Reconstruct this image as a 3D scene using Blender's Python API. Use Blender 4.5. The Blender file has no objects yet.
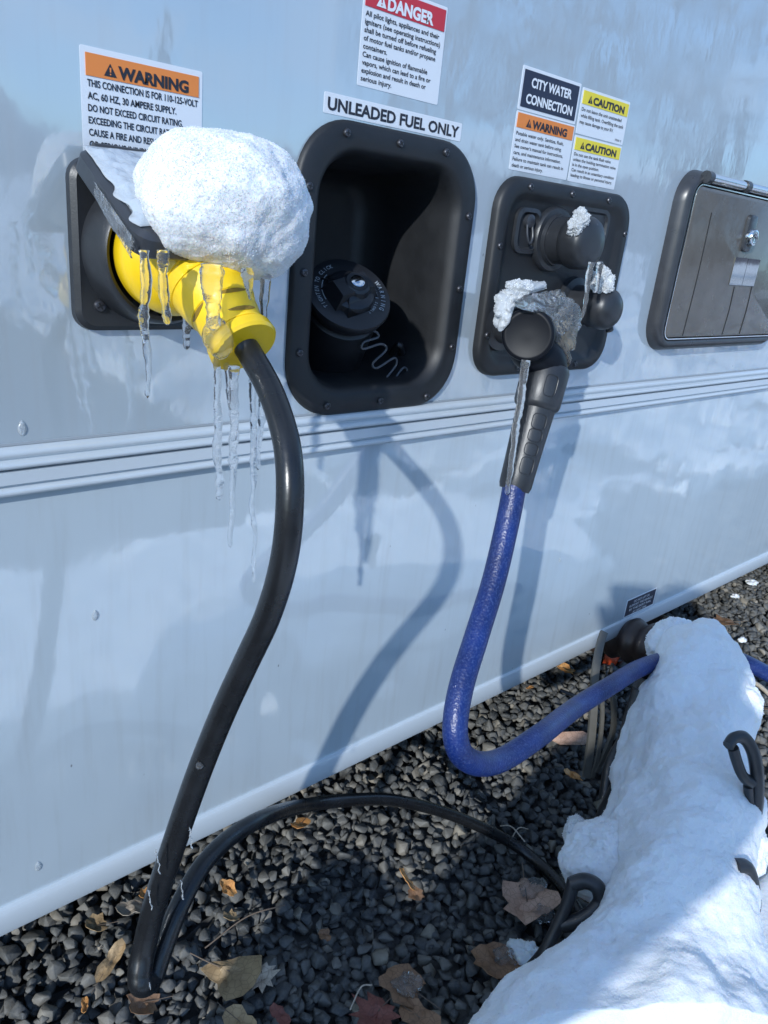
import bpy, bmesh, math, random
import numpy as np
from mathutils import Vector, Matrix, noise as mn

random.seed(7)
rng = np.random.default_rng(11)
D2R = math.radians
scene = bpy.context.scene
col = scene.collection
GZ = 0.82            # height of the camera above the gravel
WALL_B = -0.61 + GZ  # lower edge of the coach side

# ------------------------------------------------------------------ camera
CR = np.array([[0.75025363, -0.16451705, 0.6403543],
               [-0.65387079, -0.32796203, 0.68183128],
               [0.09783903, -0.93025537, -0.3536276]])
CAM = np.array([0.0, -0.55, GZ])
cd = bpy.data.cameras.new('camera')
cam = bpy.data.objects.new('camera', cd); col.objects.link(cam)
cd.sensor_fit = 'HORIZONTAL'; cd.sensor_width = 36.0; cd.lens = 760 / 768 * 36
cd.clip_start = 0.02; cd.clip_end = 2000
mw = Matrix.Identity(4)
for i in range(3):
    mw[i][0] = CR[i, 0]; mw[i][1] = -CR[i, 1]; mw[i][2] = -CR[i, 2]; mw[i][3] = CAM[i]
cam.matrix_world = mw
scene.camera = cam

def ray(u, v):
    return CR @ np.array([(u - 384) / 760.0, (v - 512) / 760.0, 1.0])
def at(u, v, y):
    "the point at distance -y in front of the coach side seen at a place of the photo"
    r = ray(u, v); return Vector(CAM + r * ((y + 0.55) / r[1]))
def atz(u, v, z):
    r = ray(u, v); return Vector(CAM + r * ((z - GZ) / r[2]))
def att(u, v, t):
    return Vector(CAM + ray(u, v) * t)

# --------------------------------------------------------------- materials
MATS = {}
def new_mat(name):
    m = bpy.data.materials.new(name); m.use_nodes = True
    nt = m.node_tree; b = nt.nodes['Principled BSDF']
    MATS[name] = m
    return m, nt, b
def N(nt, typ, **kw):
    n = nt.nodes.new(typ)
    for k, v in kw.items():
        if k in n.inputs.keys(): n.inputs[k].default_value = v
        else: setattr(n, k, v)
    return n
def coords(nt, scale=(1, 1, 1), out='Object'):
    tc = N(nt, 'ShaderNodeTexCoord'); mp = N(nt, 'ShaderNodeMapping')
    mp.inputs['Scale'].default_value = scale
    nt.links.new(tc.outputs[out], mp.inputs['Vector'])
    return mp.outputs['Vector']
def noise_tex(nt, vec, scale, detail=3, rough=.5):
    n = N(nt, 'ShaderNodeTexNoise'); n.inputs['Scale'].default_value = scale
    n.inputs['Detail'].default_value = detail; n.inputs['Roughness'].default_value = rough
    nt.links.new(vec, n.inputs['Vector']); return n.outputs['Fac']
def ramp(nt, fac, stops):
    r = N(nt, 'ShaderNodeValToRGB'); e = r.color_ramp.elements
    while len(e) < len(stops): e.new(.5)
    for k, (p, c) in enumerate(stops):
        e[k].position = p; e[k].color = (*c, 1) if len(c) == 3 else c
    nt.links.new(fac, r.inputs['Fac']); return r.outputs['Color']
def bump(nt, b, h, strength, dist, prev=None):
    n = N(nt, 'ShaderNodeBump'); n.inputs['Strength'].default_value = strength; n.inputs['Distance'].default_value = dist
    nt.links.new(h, n.inputs['Height'])
    if prev is not None: nt.links.new(prev, n.inputs['Normal'])
    nt.links.new(n.outputs['Normal'], b.inputs['Normal']); return n.outputs['Normal']
def mixc(nt, fac, a, c, mode='MIX'):
    n = N(nt, 'ShaderNodeMix'); n.data_type = 'RGBA'; n.blend_type = mode
    for sock, v in ((n.inputs[0], fac), (n.inputs[6], a), (n.inputs[7], c)):
        if isinstance(v, (int, float)): sock.default_value = v
        elif isinstance(v, tuple): sock.default_value = (*v, 1)
        else: nt.links.new(v, sock)
    return n.outputs[2]

def simple(name, color, rough=.5, metal=0, bs=0, bscale=200, var=0, coat=0, ior=1.5, bd=.001):
    m, nt, b = new_mat(name)
    b.inputs['Roughness'].default_value = rough; b.inputs['Metallic'].default_value = metal
    b.inputs['Coat Weight'].default_value = coat; b.inputs['IOR'].default_value = ior
    v = coords(nt)
    if var:
        f = noise_tex(nt, v, 35, 4, .6)
        c = ramp(nt, f, [(.3, tuple(x * (1 - var) for x in color)), (.7, tuple(min(1, x * (1 + var)) for x in color))])
        nt.links.new(c, b.inputs['Base Color'])
        r = N(nt, 'ShaderNodeMapRange'); r.inputs['To Min'].default_value = max(.02, rough - .1); r.inputs['To Max'].default_value = rough + .12
        nt.links.new(noise_tex(nt, v, 60, 3), r.inputs['Value']); nt.links.new(r.outputs[0], b.inputs['Roughness'])
    else:
        b.inputs['Base Color'].default_value = (*color, 1)
    if bs: bump(nt, b, noise_tex(nt, v, bscale, 3), bs, bd)
    return m

# coach side: glossy gelcoat, faintly wavy, with small specks of road dirt
def wall_mat(name, base, ior, wav):
    m, nt, b = new_mat(name)
    v = coords(nt)
    big = noise_tex(nt, coords(nt, (1, 1, .6)), 2.5, 4, .6)
    c = ramp(nt, big, [(.3, tuple(x * .93 for x in base)), (.7, base)])
    streak = noise_tex(nt, coords(nt, (26, 26, 2.2)), 3, 4, .6)
    c = mixc(nt, ramp(nt, streak, [(.50, (0, 0, 0)), (.75, (.26, .26, .26))]), c, (.36, .37, .37))
    # chips and specks of dirt
    vo = N(nt, 'ShaderNodeTexVoronoi'); vo.inputs['Scale'].default_value = 34
    nt.links.new(coords(nt, (1.5, 1.5, .8)), vo.inputs['Vector'])
    sp = ramp(nt, vo.outputs['Distance'], [(.028, (1, 1, 1)), (.055, (0, 0, 0))])
    gate = ramp(nt, noise_tex(nt, v, 17, 2), [(.56, (0, 0, 0)), (.6, (.7, .7, .7))])
    sg = mixc(nt, 1.0, sp, gate, 'MULTIPLY')
    c = mixc(nt, sg, c, (.10, .10, .11))
    nt.links.new(c, b.inputs['Base Color'])
    b.inputs['Roughness'].default_value = .07; b.inputs['IOR'].default_value = ior
    rr = ramp(nt, noise_tex(nt, v, 9, 5, .7), [(.35, (.03,) * 3), (.7, (.10,) * 3)])
    nt.links.new(rr, b.inputs['Roughness'])
    p = bump(nt, b, noise_tex(nt, coords(nt, (1, 1, .7)), 5, 2), wav, .02)
    bump(nt, b, noise_tex(nt, coords(nt, (1, 1, .5)), 30, 3, .6), wav * .5, .0022, p)
    return m
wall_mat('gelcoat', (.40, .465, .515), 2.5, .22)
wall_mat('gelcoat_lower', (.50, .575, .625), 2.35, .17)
simple('moulding_white', (.50, .55, .59), .22, ior=1.9)
simple('moulding_dark', (.10, .11, .12), .5)
simple('black_plastic', (.022, .024, .028), .36, var=.25, bs=.25, bscale=900, bd=.0004)
simple('dish_plastic', (.011, .012, .014), .5, var=.2, bs=.3, bscale=1100, bd=.0004)
simple('cap_plastic', (.012, .013, .016), .38, var=.2)
simple('grey_plastic', (.032, .035, .042), .34, var=.2)
simple('tether_grey', (.07, .075, .085), .35)
simple('black_rubber', (.004, .005, .008), .45, ior=1.3)
simple('bracket_sunlit', (.10, .095, .082), .5, var=.2)  # black support plastic, sunlight put into a lighter grey-brown
simple('slot_shade', (.22, .13, .006), .5)  # plug yellow darkened, shade of the finger slots put into the colour
simple('door_plastic', (.10, .09, .078), .23, var=.12, coat=.3, bs=.1, bscale=40)
simple('frame_plastic', (.035, .037, .042), .3, var=.2)
simple('yellow_plastic', (.86, .56, .01), .33, var=.07, bs=.15, bscale=500, coat=.2, bd=.0004)
simple('cord_rubber', (.010, .011, .013), .27, var=.25, bs=.25, bscale=160, bd=.0007)
simple('chrome', (.72, .72, .72), .12, 1)
simple('mirror_metal', (.6, .58, .54), .05, 1, bs=.06, bscale=18, bd=.002)
simple('screw_metal', (.10, .10, .11), .35, .8)
simple('slot_dark', (.008, .008, .009), .6)
simple('bronze_metal', (.30, .21, .12), .3, .8, var=.3, bs=.4, bscale=80)
simple('sticker_white', (.66, .69, .73), .35)
simple('sticker_navy', (.02, .025, .05), .35)
simple('sticker_orange', (.72, .22, .045), .35)
simple('sticker_red', (.50, .03, .045), .35)
simple('sticker_yellow', (.75, .60, .04), .35)
simple('ink', (.018, .019, .028), .4)
simple('ink_white', (.70, .72, .75), .4)
simple('print_grey', (.30, .33, .36), .5)
simple('clamp_orange', (.70, .09, .03), .35, var=.1)
simple('sewer_plastic', (.045, .030, .025), .4, var=.3)
simple('underside', (.03, .03, .03), .8)
simple('bark', (.11, .09, .075), .9, bs=.6, bscale=30)
simple('needles', (.035, .06, .04), .8, var=.4)
simple('jacket_cloth', (.05, .06, .09), .8)
simple('jeans_cloth', (.05, .07, .12), .85)
simple('skin', (.55, .36, .28), .5)
simple('hair', (.05, .035, .025), .6)
simple('twig', (.16, .12, .09), .8)

def hose_mat():
    m, nt, b = new_mat('hose_blue')
    v = coords(nt)
    br = N(nt, 'ShaderNodeTexVoronoi'); br.inputs['Scale'].default_value = 420
    nt.links.new(v, br.inputs['Vector'])
    fr = ramp(nt, noise_tex(nt, v, 480, 3, .7), [(.5, (0, 0, 0)), (.7, (.6, .6, .6))])
    base = ramp(nt, noise_tex(nt, v, 30, 3), [(.3, (.003, .013, .085)), (.7, (.005, .024, .155))])
    c = mixc(nt, fr, base, (.07, .11, .26))
    nt.links.new(c, b.inputs['Base Color'])
    b.inputs['Roughness'].default_value = .38
    bump(nt, b, br.outputs['Distance'], .35, .0008)
hose_mat()

def snow_mat(name, grain=700, sss=.35, base=(.78, .80, .82)):
    m, nt, b = new_mat(name)
    v = coords(nt)
    b.inputs['Base Color'].default_value = (*base, 1)
    b.inputs['Roughness'].default_value = .55
    b.inputs['Specular IOR Level'].default_value = .12
    b.inputs['Subsurface Weight'].default_value = sss * 2
    b.inputs['Subsurface Radius'].default_value = (.6, .8, 1.0)
    b.inputs['Subsurface Scale'].default_value = .005
    p = bump(nt, b, noise_tex(nt, v, grain * .25, 4, .7), .5, .003)
    vo = N(nt, 'ShaderNodeTexVoronoi'); vo.inputs['Scale'].default_value = grain
    nt.links.new(v, vo.inputs['Vector'])
    bump(nt, b, vo.outputs['Distance'], .2, .0006, p)
    return m
snow_mat('snow')
def crystal_mat():
    m, nt, b = new_mat('snow_crystal'); b.inputs['Base Color'].default_value = (.88, .90, .92, 1); b.inputs['Roughness'].default_value = .7; b.inputs['Specular IOR Level'].default_value = .2
    t = N(nt, 'ShaderNodeBsdfTranslucent'); t.inputs['Color'].default_value = (.92, .94, .96, 1); mx = N(nt, 'ShaderNodeMixShader'); mx.inputs[0].default_value = .5
    nt.links.new(b.outputs[0], mx.inputs[1]); nt.links.new(t.outputs[0], mx.inputs[2]); nt.links.new(mx.outputs[0], nt.nodes['Material Output'].inputs[0])
crystal_mat()
snow_mat('snow_grainy', 520, .4, (.82, .84, .86))
snow_mat('snow_ice', 300, .5, (.74, .80, .86))

def ice_mat(name, tint=(.96, .98, 1), rough=.04, bs=.5, milk=0):
    m, nt, b = new_mat(name)
    b.inputs['Base Color'].default_value = (*tint, 1)
    b.inputs['Transmission Weight'].default_value = 1 - milk
    b.inputs['IOR'].default_value = 1.31
    b.inputs['Roughness'].default_value = rough
    v = coords(nt)
    bump(nt, b, noise_tex(nt, v, 140, 3, .6), bs, .0016)
    return m
ice_mat('ice', (.98, .99, 1), .05, .6, .05)
ice_mat('ice_frosty', (.93, .97, 1), .16, .9, .22)
ice_mat('slush', (.93, .96, .98), .25, .9, .42)

ice_mat('ice_clear', (.95, .98, 1), .09, .9, .06)

snow_mat('glaze_ice', 300, .2, (.42, .47, .53)); MATS['glaze_ice'].node_tree.nodes['Principled BSDF'].inputs['Roughness'].default_value = .15

def stone_mat():
    m, nt, b = new_mat('gravel_stone')
    g = N(nt, 'ShaderNodeNewGeometry')
    c = ramp(nt, g.outputs['Random Per Island'], [(0, (.038, .044, .050)), (.35, (.072, .077, .080)), (.75, (.118, .120, .116)), (.93, (.18, .17, .15)), (1, (.28, .25, .20))])
    v = coords(nt)
    c = mixc(nt, ramp(nt, noise_tex(nt, v, 180, 4, .7), [(.4, (0, 0, 0)), (.75, (.5, .5, .5))]), c, (.20, .185, .155))
    nt.links.new(c, b.inputs['Base Color'])
    b.inputs['Roughness'].default_value = .62
    bump(nt, b, noise_tex(nt, v, 320, 4, .65), .5, .0012)
stone_mat()

def ground_mat():
    m, nt, b = new_mat('gravel_ground')
    v = coords(nt)
    vo = N(nt, 'ShaderNodeTexVoronoi'); vo.inputs['Scale'].default_value = 42
    nt.links.new(v, vo.inputs['Vector'])
    c = ramp(nt, vo.outputs['Color'], [(0, (.04, .042, .045)), (1, (.12, .12, .115))])
    # old snow lies in patches far off
    sn = noise_tex(nt, v, .55, 6, .62)
    sn = ramp(nt, sn, [(.41, (0, 0, 0)), (.45, (1, 1, 1))])
    sx = N(nt, 'ShaderNodeSeparateXYZ'); nt.links.new(v, sx.inputs[0])
    mr = N(nt, 'ShaderNodeMapRange'); mr.inputs['From Min'].default_value = -7; mr.inputs['From Max'].default_value = -8
    nt.links.new(sx.outputs['Y'], mr.inputs['Value'])
    f = mixc(nt, 1.0, sn, mr.outputs[0], 'MULTIPLY')
    c = mixc(nt, f, c, (.86, .88, .92))
    nt.links.new(c, b.inputs['Base Color']); b.inputs['Roughness'].default_value = .8
    bump(nt, b, vo.outputs['Distance'], 1.0, .02)
ground_mat()

def leaf_mat(name, c1, c2):
    m, nt, b = new_mat(name)
    v = coords(nt)
    c = ramp(nt, noise_tex(nt, v, 60, 4, .6), [(.3, c1), (.7, c2)])
    wv = N(nt, 'ShaderNodeTexVoronoi'); wv.feature = 'DISTANCE_TO_EDGE'; wv.inputs['Scale'].default_value = 130; nt.links.new(v, wv.inputs['Vector'])
    c = mixc(nt, ramp(nt, wv.outputs['Distance'], [(.0, (.55, .55, .55)), (.08, (0, 0, 0))]), c, tuple(x * .5 for x in c1))
    nt.links.new(c, b.inputs['Base Color']); b.inputs['Roughness'].default_value = .55
    bump(nt, b, noise_tex(nt, v, 120, 3), .5, .0012)
leaf_mat('leaf_tan', (.34, .23, .12), (.48, .34, .19))
leaf_mat('leaf_orange', (.62, .27, .08), (.78, .42, .16))
leaf_mat('leaf_brown', (.20, .11, .06), (.32, .18, .10))
leaf_mat('leaf_red', (.16, .05, .04), (.24, .09, .07))
leaf_mat('leaf_pale', (.45, .38, .30), (.60, .52, .42))
leaf_mat('wood_pink', (.45, .27, .19), (.62, .42, .32))

# ----------------------------------------------------------------- helpers
class MB:
    def __init__(s): s.v = []; s.f = []; s.m = []
    def add(s, vs, fs, mi=0):
        o = len(s.v); s.v += [tuple(p) for p in vs]
        s.f += [tuple(i + o for i in q) for q in fs]; s.m += [mi] * len(fs); return s
    def box(s, x0, x1, y0, y1, z0, z1, mi=0):
        vs = [(x, y, z) for x in (x0, x1) for y in (y0, y1) for z in (z0, z1)]
        return s.add(vs, [(0, 1, 3, 2), (4, 6, 7, 5), (0, 4, 5, 1), (2, 3, 7, 6), (0, 2, 6, 4), (1, 5, 7, 3)], mi)
    def tube(s, pts, rad, n=16, caps=True, mi=0, flat=None):
        P = [Vector(p) for p in pts]; k = len(P)
        R = rad if isinstance(rad, (list, tuple)) else [rad] * k
        T = [(P[min(i + 1, k - 1)] - P[max(i - 1, 0)]).normalized() for i in range(k)]
        u = T[0].orthogonal().normalized() if flat is None else (Vector(flat) - T[0] * Vector(flat).dot(T[0])).normalized()
        vs = []
        for i in range(k):
            u = (u - T[i] * u.dot(T[i])).normalized(); w = T[i].cross(u)
            r = R[i]; ra, rb = (r, r) if not isinstance(r, tuple) else r
            for j in range(n):
                a = 2 * math.pi * (j + .5) / n
                vs.append(P[i] + u * (math.cos(a) * ra) + w * (math.sin(a) * rb))
        fs = [(i * n + j, i * n + (j + 1) % n, (i + 1) * n + (j + 1) % n, (i + 1) * n + j) for i in range(k - 1) for j in range(n)]
        if caps: fs += [tuple(range(n))[::-1], tuple((k - 1) * n + j for j in range(n))]
        return s.add(vs, fs, mi)
    def lathe(s, prof, org, axis, n=40, mi=0, ref=None):
        "prof: list of (distance along the axis, radius)"
        a = Vector(axis).normalized(); u = a.orthogonal().normalized() if ref is None else (Vector(ref) - a * Vector(ref).dot(a)).normalized()
        w = a.cross(u); O = Vector(org); vs = []
        for h, r in prof:
            for j in range(n):
                t = 2 * math.pi * j / n
                vs.append(O + a * h + u * (math.cos(t) * r) + w * (math.sin(t) * r))
        k = len(prof)
        fs = [(i * n + j, i * n + (j + 1) % n, (i + 1) * n + (j + 1) % n, (i + 1) * n + j) for i in range(k - 1) for j in range(n)]
        fs += [tuple(range(n))[::-1], tuple((k - 1) * n + j for j in range(n))]
        return s.add(vs, fs, mi)
    def loft(s, rings, seg=9, cap0=False, cap1=True, mi=0):
        "rings of rounded rectangles facing the viewer: (x0,x1,z0,z1,r,y)"
        vs = []
        for (x0, x1, z0, z1, r, y) in rings:
            for (cx, cz, a0) in ((x1 - r, z1 - r, 0), (x0 + r, z1 - r, 90), (x0 + r, z0 + r, 180), (x1 - r, z0 + r, 270)):
                for j in range(seg):
                    a = D2R(a0 + 90 * j / (seg - 1)); vs.append((cx + r * math.cos(a), y, cz + r * math.sin(a)))
        n = seg * 4; k = len(rings)
        fs = [(i * n + j, i * n + (j + 1) % n, (i + 1) * n + (j + 1) % n, (i + 1) * n + j) for i in range(k - 1) for j in range(n)]
        if cap1: fs.append(tuple((k - 1) * n + j for j in range(n)))
        if cap0: fs.append(tuple(range(n))[::-1])
        return s.add(vs, fs, mi)
    def mesh(s, name, mats, angle=38):
        me = bpy.data.meshes.new(name); me.from_pydata(s.v, [], s.f)
        for m in (mats if isinstance(mats, (list, tuple)) else [mats]): me.materials.append(MATS[m])
        if any(s.m): me.polygons.foreach_set('material_index', s.m)
        me.shade_smooth()
        if angle >= 180 and any(s.m): me.polygons.foreach_set('use_smooth', [k == 0 for k in s.m])
        if angle < 180: me.set_sharp_from_angle(angle=D2R(angle))
        bm = bmesh.new(); bm.from_mesh(me); bmesh.ops.recalc_face_normals(bm, faces=bm.faces); bm.to_mesh(me); bm.free()
        me.update(); return me
    def build(s, name, mats, parent=None, angle=38):
        o = bpy.data.objects.new(name, s.mesh(name, mats, angle)); col.objects.link(o)
        if parent is not None:
            o.parent = parent
            w = root_loc(parent)
            o.data.transform(Matrix.Translation(-w))
        return o
def root_loc(p):
    w = Vector((0, 0, 0))
    while p is not None: w += p.location; p = p.parent
    return w
def recentre(o):
    "puts a single mesh thing's origin at its base"
    me = o.data; n = len(me.vertices); a = np.empty(n * 3); me.vertices.foreach_get('co', a); a = a.reshape(-1, 3)
    c = Vector(((a[:, 0].min() + a[:, 0].max()) / 2, (a[:, 1].min() + a[:, 1].max()) / 2, a[:, 2].min()))
    me.transform(Matrix.Translation(-c)); o.location = c
    return o
def tag(o, label=None, cat=None, group=None, kind=None):
    if label: o['label'] = label
    if cat: o['category'] = cat
    if group: o['group'] = group
    if kind: o['kind'] = kind
    return o
def empty(name, loc, label, cat, group=None):
    o = bpy.data.objects.new(name, None); o.empty_display_size = .05; col.objects.link(o); o.location = loc
    return tag(o, label, cat, group)
def spline(pts, n=12):
    P = [Vector(p) for p in pts]; P = [2 * P[0] - P[1]] + P + [2 * P[-1] - P[-2]]
    out = []
    for i in range(1, len(P) - 2):
        a, b, c, d = P[i - 1], P[i], P[i + 1], P[i + 2]
        for j in range(n):
            t = j / n
            out.append(.5 * ((2 * b) + (c - a) * t + (2 * a - 5 * b + 4 * c - d) * t * t + (3 * b - a - 3 * c + d) * t ** 3))
    out.append(P[-2]); return out
def lerp_list(vals, n):
    out = []
    for i in range(n):
        t = i / (n - 1) * (len(vals) - 1); k = min(int(t), len(vals) - 2); out.append(vals[k] * (1 - t + k) + vals[k + 1] * (t - k))
    return out
def fbm(p, sc, oct=4):
    return mn.fractal(Vector(p) * sc, 1.0, 2.0, oct)

_dg = None
def text_mb(mb, txt, x, z, size, y, width=None, bold=0.0, align='LEFT', mi=0, xf=None):
    "text on a plane facing the viewer; x, z = left end of the baseline"
    cu = bpy.data.curves.new('t', 'FONT'); cu.body = txt; cu.size = 1.0; cu.offset = bold; cu.resolution_u = 3
    o = bpy.data.objects.new('t', cu); col.objects.link(o)
    bpy.context.view_layer.update()
    me = bpy.data.meshes.new_from_object(o.evaluated_get(bpy.context.evaluated_depsgraph_get()))
    vs = np.array([v.co[:] for v in me.vertices]); fs = [tuple(p.vertices) for p in me.polygons]
    bpy.data.objects.remove(o); bpy.data.curves.remove(cu); bpy.data.meshes.remove(me)
    if not len(vs): return
    w = vs[:, 0].max() - vs[:, 0].min(); sx = size * .8 if width is None else width / w
    X = (vs[:, 0] - vs[:, 0].min()) * sx; Z = vs[:, 1] * size
    if align == 'CENTER': X -= (w * sx) / 2
    if xf is None: mb.add([(x + a, y, z + b) for a, b in zip(X, Z)], fs, mi)
    else: mb.add([xf(a, b) for a, b in zip(X, Z)], fs, mi)

# ==================================================================== setting
# ground sheet with a little relief kept below the loose stones
m = MB()
m.add([(-400, -400, -.012), (400, -400, -.012), (400, 400, -.012), (-400, 400, -.012)], [(0, 1, 2, 3)])
g = m.build('ground', 'gravel_ground'); tag(g, kind='structure')

# loose crushed stone: uncountable, one mesh
def make_gravel():
    lib = []
    for k in range(26):
        bm = bmesh.new()
        r = random.Random(k)
        for i in range(r.randint(10, 18)):
            d = Vector((r.gauss(0, 1), r.gauss(0, 1), r.gauss(0, 1))).normalized()
            d = Vector((d.x * r.uniform(.85, 1.1), d.y * r.uniform(.7, 1.0), d.z * r.uniform(.4, .85)))
            bm.verts.new(d)
        res = bmesh.ops.convex_hull(bm, input=bm.verts)
        bmesh.ops.delete(bm, geom=[e for e in res['geom_interior'] if isinstance(e, bmesh.types.BMVert)], context='VERTS')
        bmesh.ops.bevel(bm, geom=list(bm.edges), offset=.13, segments=1, affect='EDGES', profile=.5, clamp_overlap=True)
        bmesh.ops.triangulate(bm, faces=bm.faces)
        bm.verts.index_update()
        lib.append((np.array([v.co[:] for v in bm.verts]), np.array([[v.index for v in f.verts] for f in bm.faces])))
        bm.free()
    V = []; F = []; off = 0
    def scatter(x0, x1, y0, y1, sp, smin, smax, zlo, zhi):
        nonlocal off
        for x in np.arange(x0, x1, sp):
            for y in np.arange(y0, y1, sp):
                s = rng.uniform(smin, smax) * .5
                if rng.random() < .07: s *= 1.35
                px = x + rng.uniform(-.45, .45) * sp; py = y + rng.uniform(-.45, .45) * sp
                vs, fs = lib[rng.integers(26)]
                a, b_, c = rng.uniform(0, 6.28), rng.normal(0, .45), rng.normal(0, .45)
                ca, sa, cb, sb, cc, sc_ = math.cos(a), math.sin(a), math.cos(b_), math.sin(b_), math.cos(c), math.sin(c)
                Rz = np.array([[ca, -sa, 0], [sa, ca, 0], [0, 0, 1]]); Rx = np.array([[1, 0, 0], [0, cb, -sb], [0, sb, cb]]); Ry = np.array([[cc, 0, sc_], [0, 1, 0], [-sc_, 0, cc]])
                z = rng.uniform(zlo, zhi) + .006 * math.sin(px * 7 + 1) * math.cos(py * 6)
                V.append((vs * s) @ (Rx @ Ry @ Rz).T + [px, py, z]); F.append(fs + off); off += len(vs)
    scatter(-.1, 2.3, -.75, .42, .0155, .014, .028, -.006, .002)
    scatter(-.1, 2.3, -.75, .42, .0190, .011, .026, .003, .011)
    scatter(2.3, 4.2, -.8, .6, .026, .026, .038, -.004, .006)
    scatter(-.8, -.1, -.8, .4, .026, .026, .038, -.004, .006)
    V = np.concatenate(V); F = np.concatenate(F)
    me = bpy.data.meshes.new('gravel')
    me.vertices.add(len(V)); me.vertices.foreach_set('co', V.ravel())
    me.loops.add(len(F) * 3); me.loops.foreach_set('vertex_index', F.ravel().astype(np.int32))
    me.polygons.add(len(F)); me.polygons.foreach_set('loop_start', np.arange(0, len(F) * 3, 3, dtype=np.int32))
    me.update(calc_edges=True); me.materials.append(MATS['gravel_stone'])
    o = bpy.data.objects.new('gravel', me); col.objects.link(o)
    tag(o, 'angular grey crushed stone covering the ground beside the motorhome', 'gravel', kind='stuff')
make_gravel()

# snow lying on the gravel in front of the coach, in ragged patches
def snow_field():
    nx, ny = 420, 330
    xs = np.concatenate([np.linspace(-.9, 2.6, 330), np.linspace(2.62, 11, 160)])
    ys = np.concatenate([np.linspace(-.02, -1.6, 190), np.linspace(-1.62, -9, 140)])
    vs = []; 
    for x in xs:
        for y in ys:
            n = fbm((x, y, 3.1), 1.1, 5) + .35 * fbm((x, y, 9.), 6, 3)
            n2 = mn.fractal(Vector((x * 2.0, y * 5.2, 7.7)), .8, 2.0, 6)
            # solid snow right beside the support, patches further out
            a = (-.30 - .10 * (x - .9)) - y            # >0 in front of the support
            near = max(0, min(1, a / .05)) * max(0, min(1, (x - (.62 - 1.25 * max(0, min(1, (-y - .46) / .12)) + .05 * fbm((y, 3, 1), 6, 3))) / .1)) * max(0, 1 - max(0, -y - .95 - .15 * fbm((x, 2, 2), 3, 3)) / .2) * max(0, min(1, (1.75 + .35 * fbm((y, 5, 2), 2.5, 3) - x) / .15))
            k = max(near * 1.25 - .25 if near > 0 else -1, ((n2 - .0) * 3 if (y < -.62 - .25 * fbm((x, 8, 2), 2, 3) and x > 1.5) else -1)) + .15 * n * near
            h = max(-.05, min(1, k)) * .06
            if (y > -.12 and x < 1.5) or k <= -.9: h = -.05
            h += .004 * fbm((x, y, 1), 18, 3)
            vs.append((x, y, h + (.012 if h > 0 else 0)))
    ny = len(ys); fs = [(i * ny + j, (i + 1) * ny + j, (i + 1) * ny + j + 1, i * ny + j + 1) for i in range(len(xs) - 1) for j in range(ny - 1)]
    fs = [f_ for f_ in fs if max(vs[q_][2] for q_ in f_) > -.03]
    m = MB().add(vs, fs); o = m.build('snow_cover', 'snow', angle=180)
    tag(o, kind='structure')
snow_field()

# ================================================================ motorhome
coach = empty('motorhome', (0.6, 0.0, WALL_B), 'pale grey motorhome side with black filler dish, white stickers and ribbed trim', 'motorhome')
X0, X1 = -3.2, 5.2
ZT = GZ - .171; ZTB = GZ - .2085   # trim band
DISH = (.380, .592, GZ - .172, GZ + .076)
# upper panel with a real opening behind the filler dish
bm = bmesh.new()
def ring(pts):
    v = [bm.verts.new(p) for p in pts]; return [bm.edges.new((v[i], v[(i + 1) % len(v)])) for i in range(len(v))]
outer = [(X0, 0, ZT)] + [(x, 0, ZT) for x in np.linspace(X0, X1, 40)[1:]] + [(x, 0, 2.3) for x in np.linspace(X1, X0, 12)]
e = ring(outer)
hx0, hx1, hz0, hz1 = DISH[0] + .02, DISH[1] - .02, DISH[2] + .02, DISH[3] - .02
hp = []
for (cx, cz, a0) in ((hx1 - .04, hz1 - .04, 0), (hx0 + .04, hz1 - .04, 90), (hx0 + .04, hz0 + .04, 180), (hx1 - .04, hz0 + .04, 270)):
    for j in range(6):
        a = D2R(a0 + 18 * j); hp.append((cx + .04 * math.cos(a), 0, cz + .04 * math.sin(a)))
e += ring(hp[::-1])
bmesh.ops.triangle_fill(bm, edges=e, use_beauty=True, use_dissolve=False)
m = MB().add([v.co[:] for v in bm.verts], [[v.index for v in f.verts] for f in bm.faces] if not bm.verts.index_update() else [])
bm.free()
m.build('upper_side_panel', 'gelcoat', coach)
ZS = GZ - .581
m = MB().add([(X0, 0.0, ZS), (X1, 0.0, ZS), (X1, 0, ZTB), (X0, 0, ZTB)], [(0, 1, 2, 3)])
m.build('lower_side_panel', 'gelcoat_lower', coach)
# bottom rail: rounded lip
prof = [(0.0, ZS), (-.0035, ZS - .001), (-.005, ZS - .004), (-.0055, WALL_B + .008), (-.004, WALL_B + .002), (0.0, WALL_B), (.012, WALL_B), (.012, WALL_B + .02)]
def extr(prof, name, mat, x0=X0, x1=X1, ang=38):
    n = len(prof); m = MB().add([(x0, y, z) for y, z in prof] + [(x1, y, z) for y, z in prof], [(i, i + 1, n + i + 1, n + i) for i in range(n - 1)])
    return m.build(name, mat, coach, ang)
extr(prof, 'bottom_rail', 'moulding_white')
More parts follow.
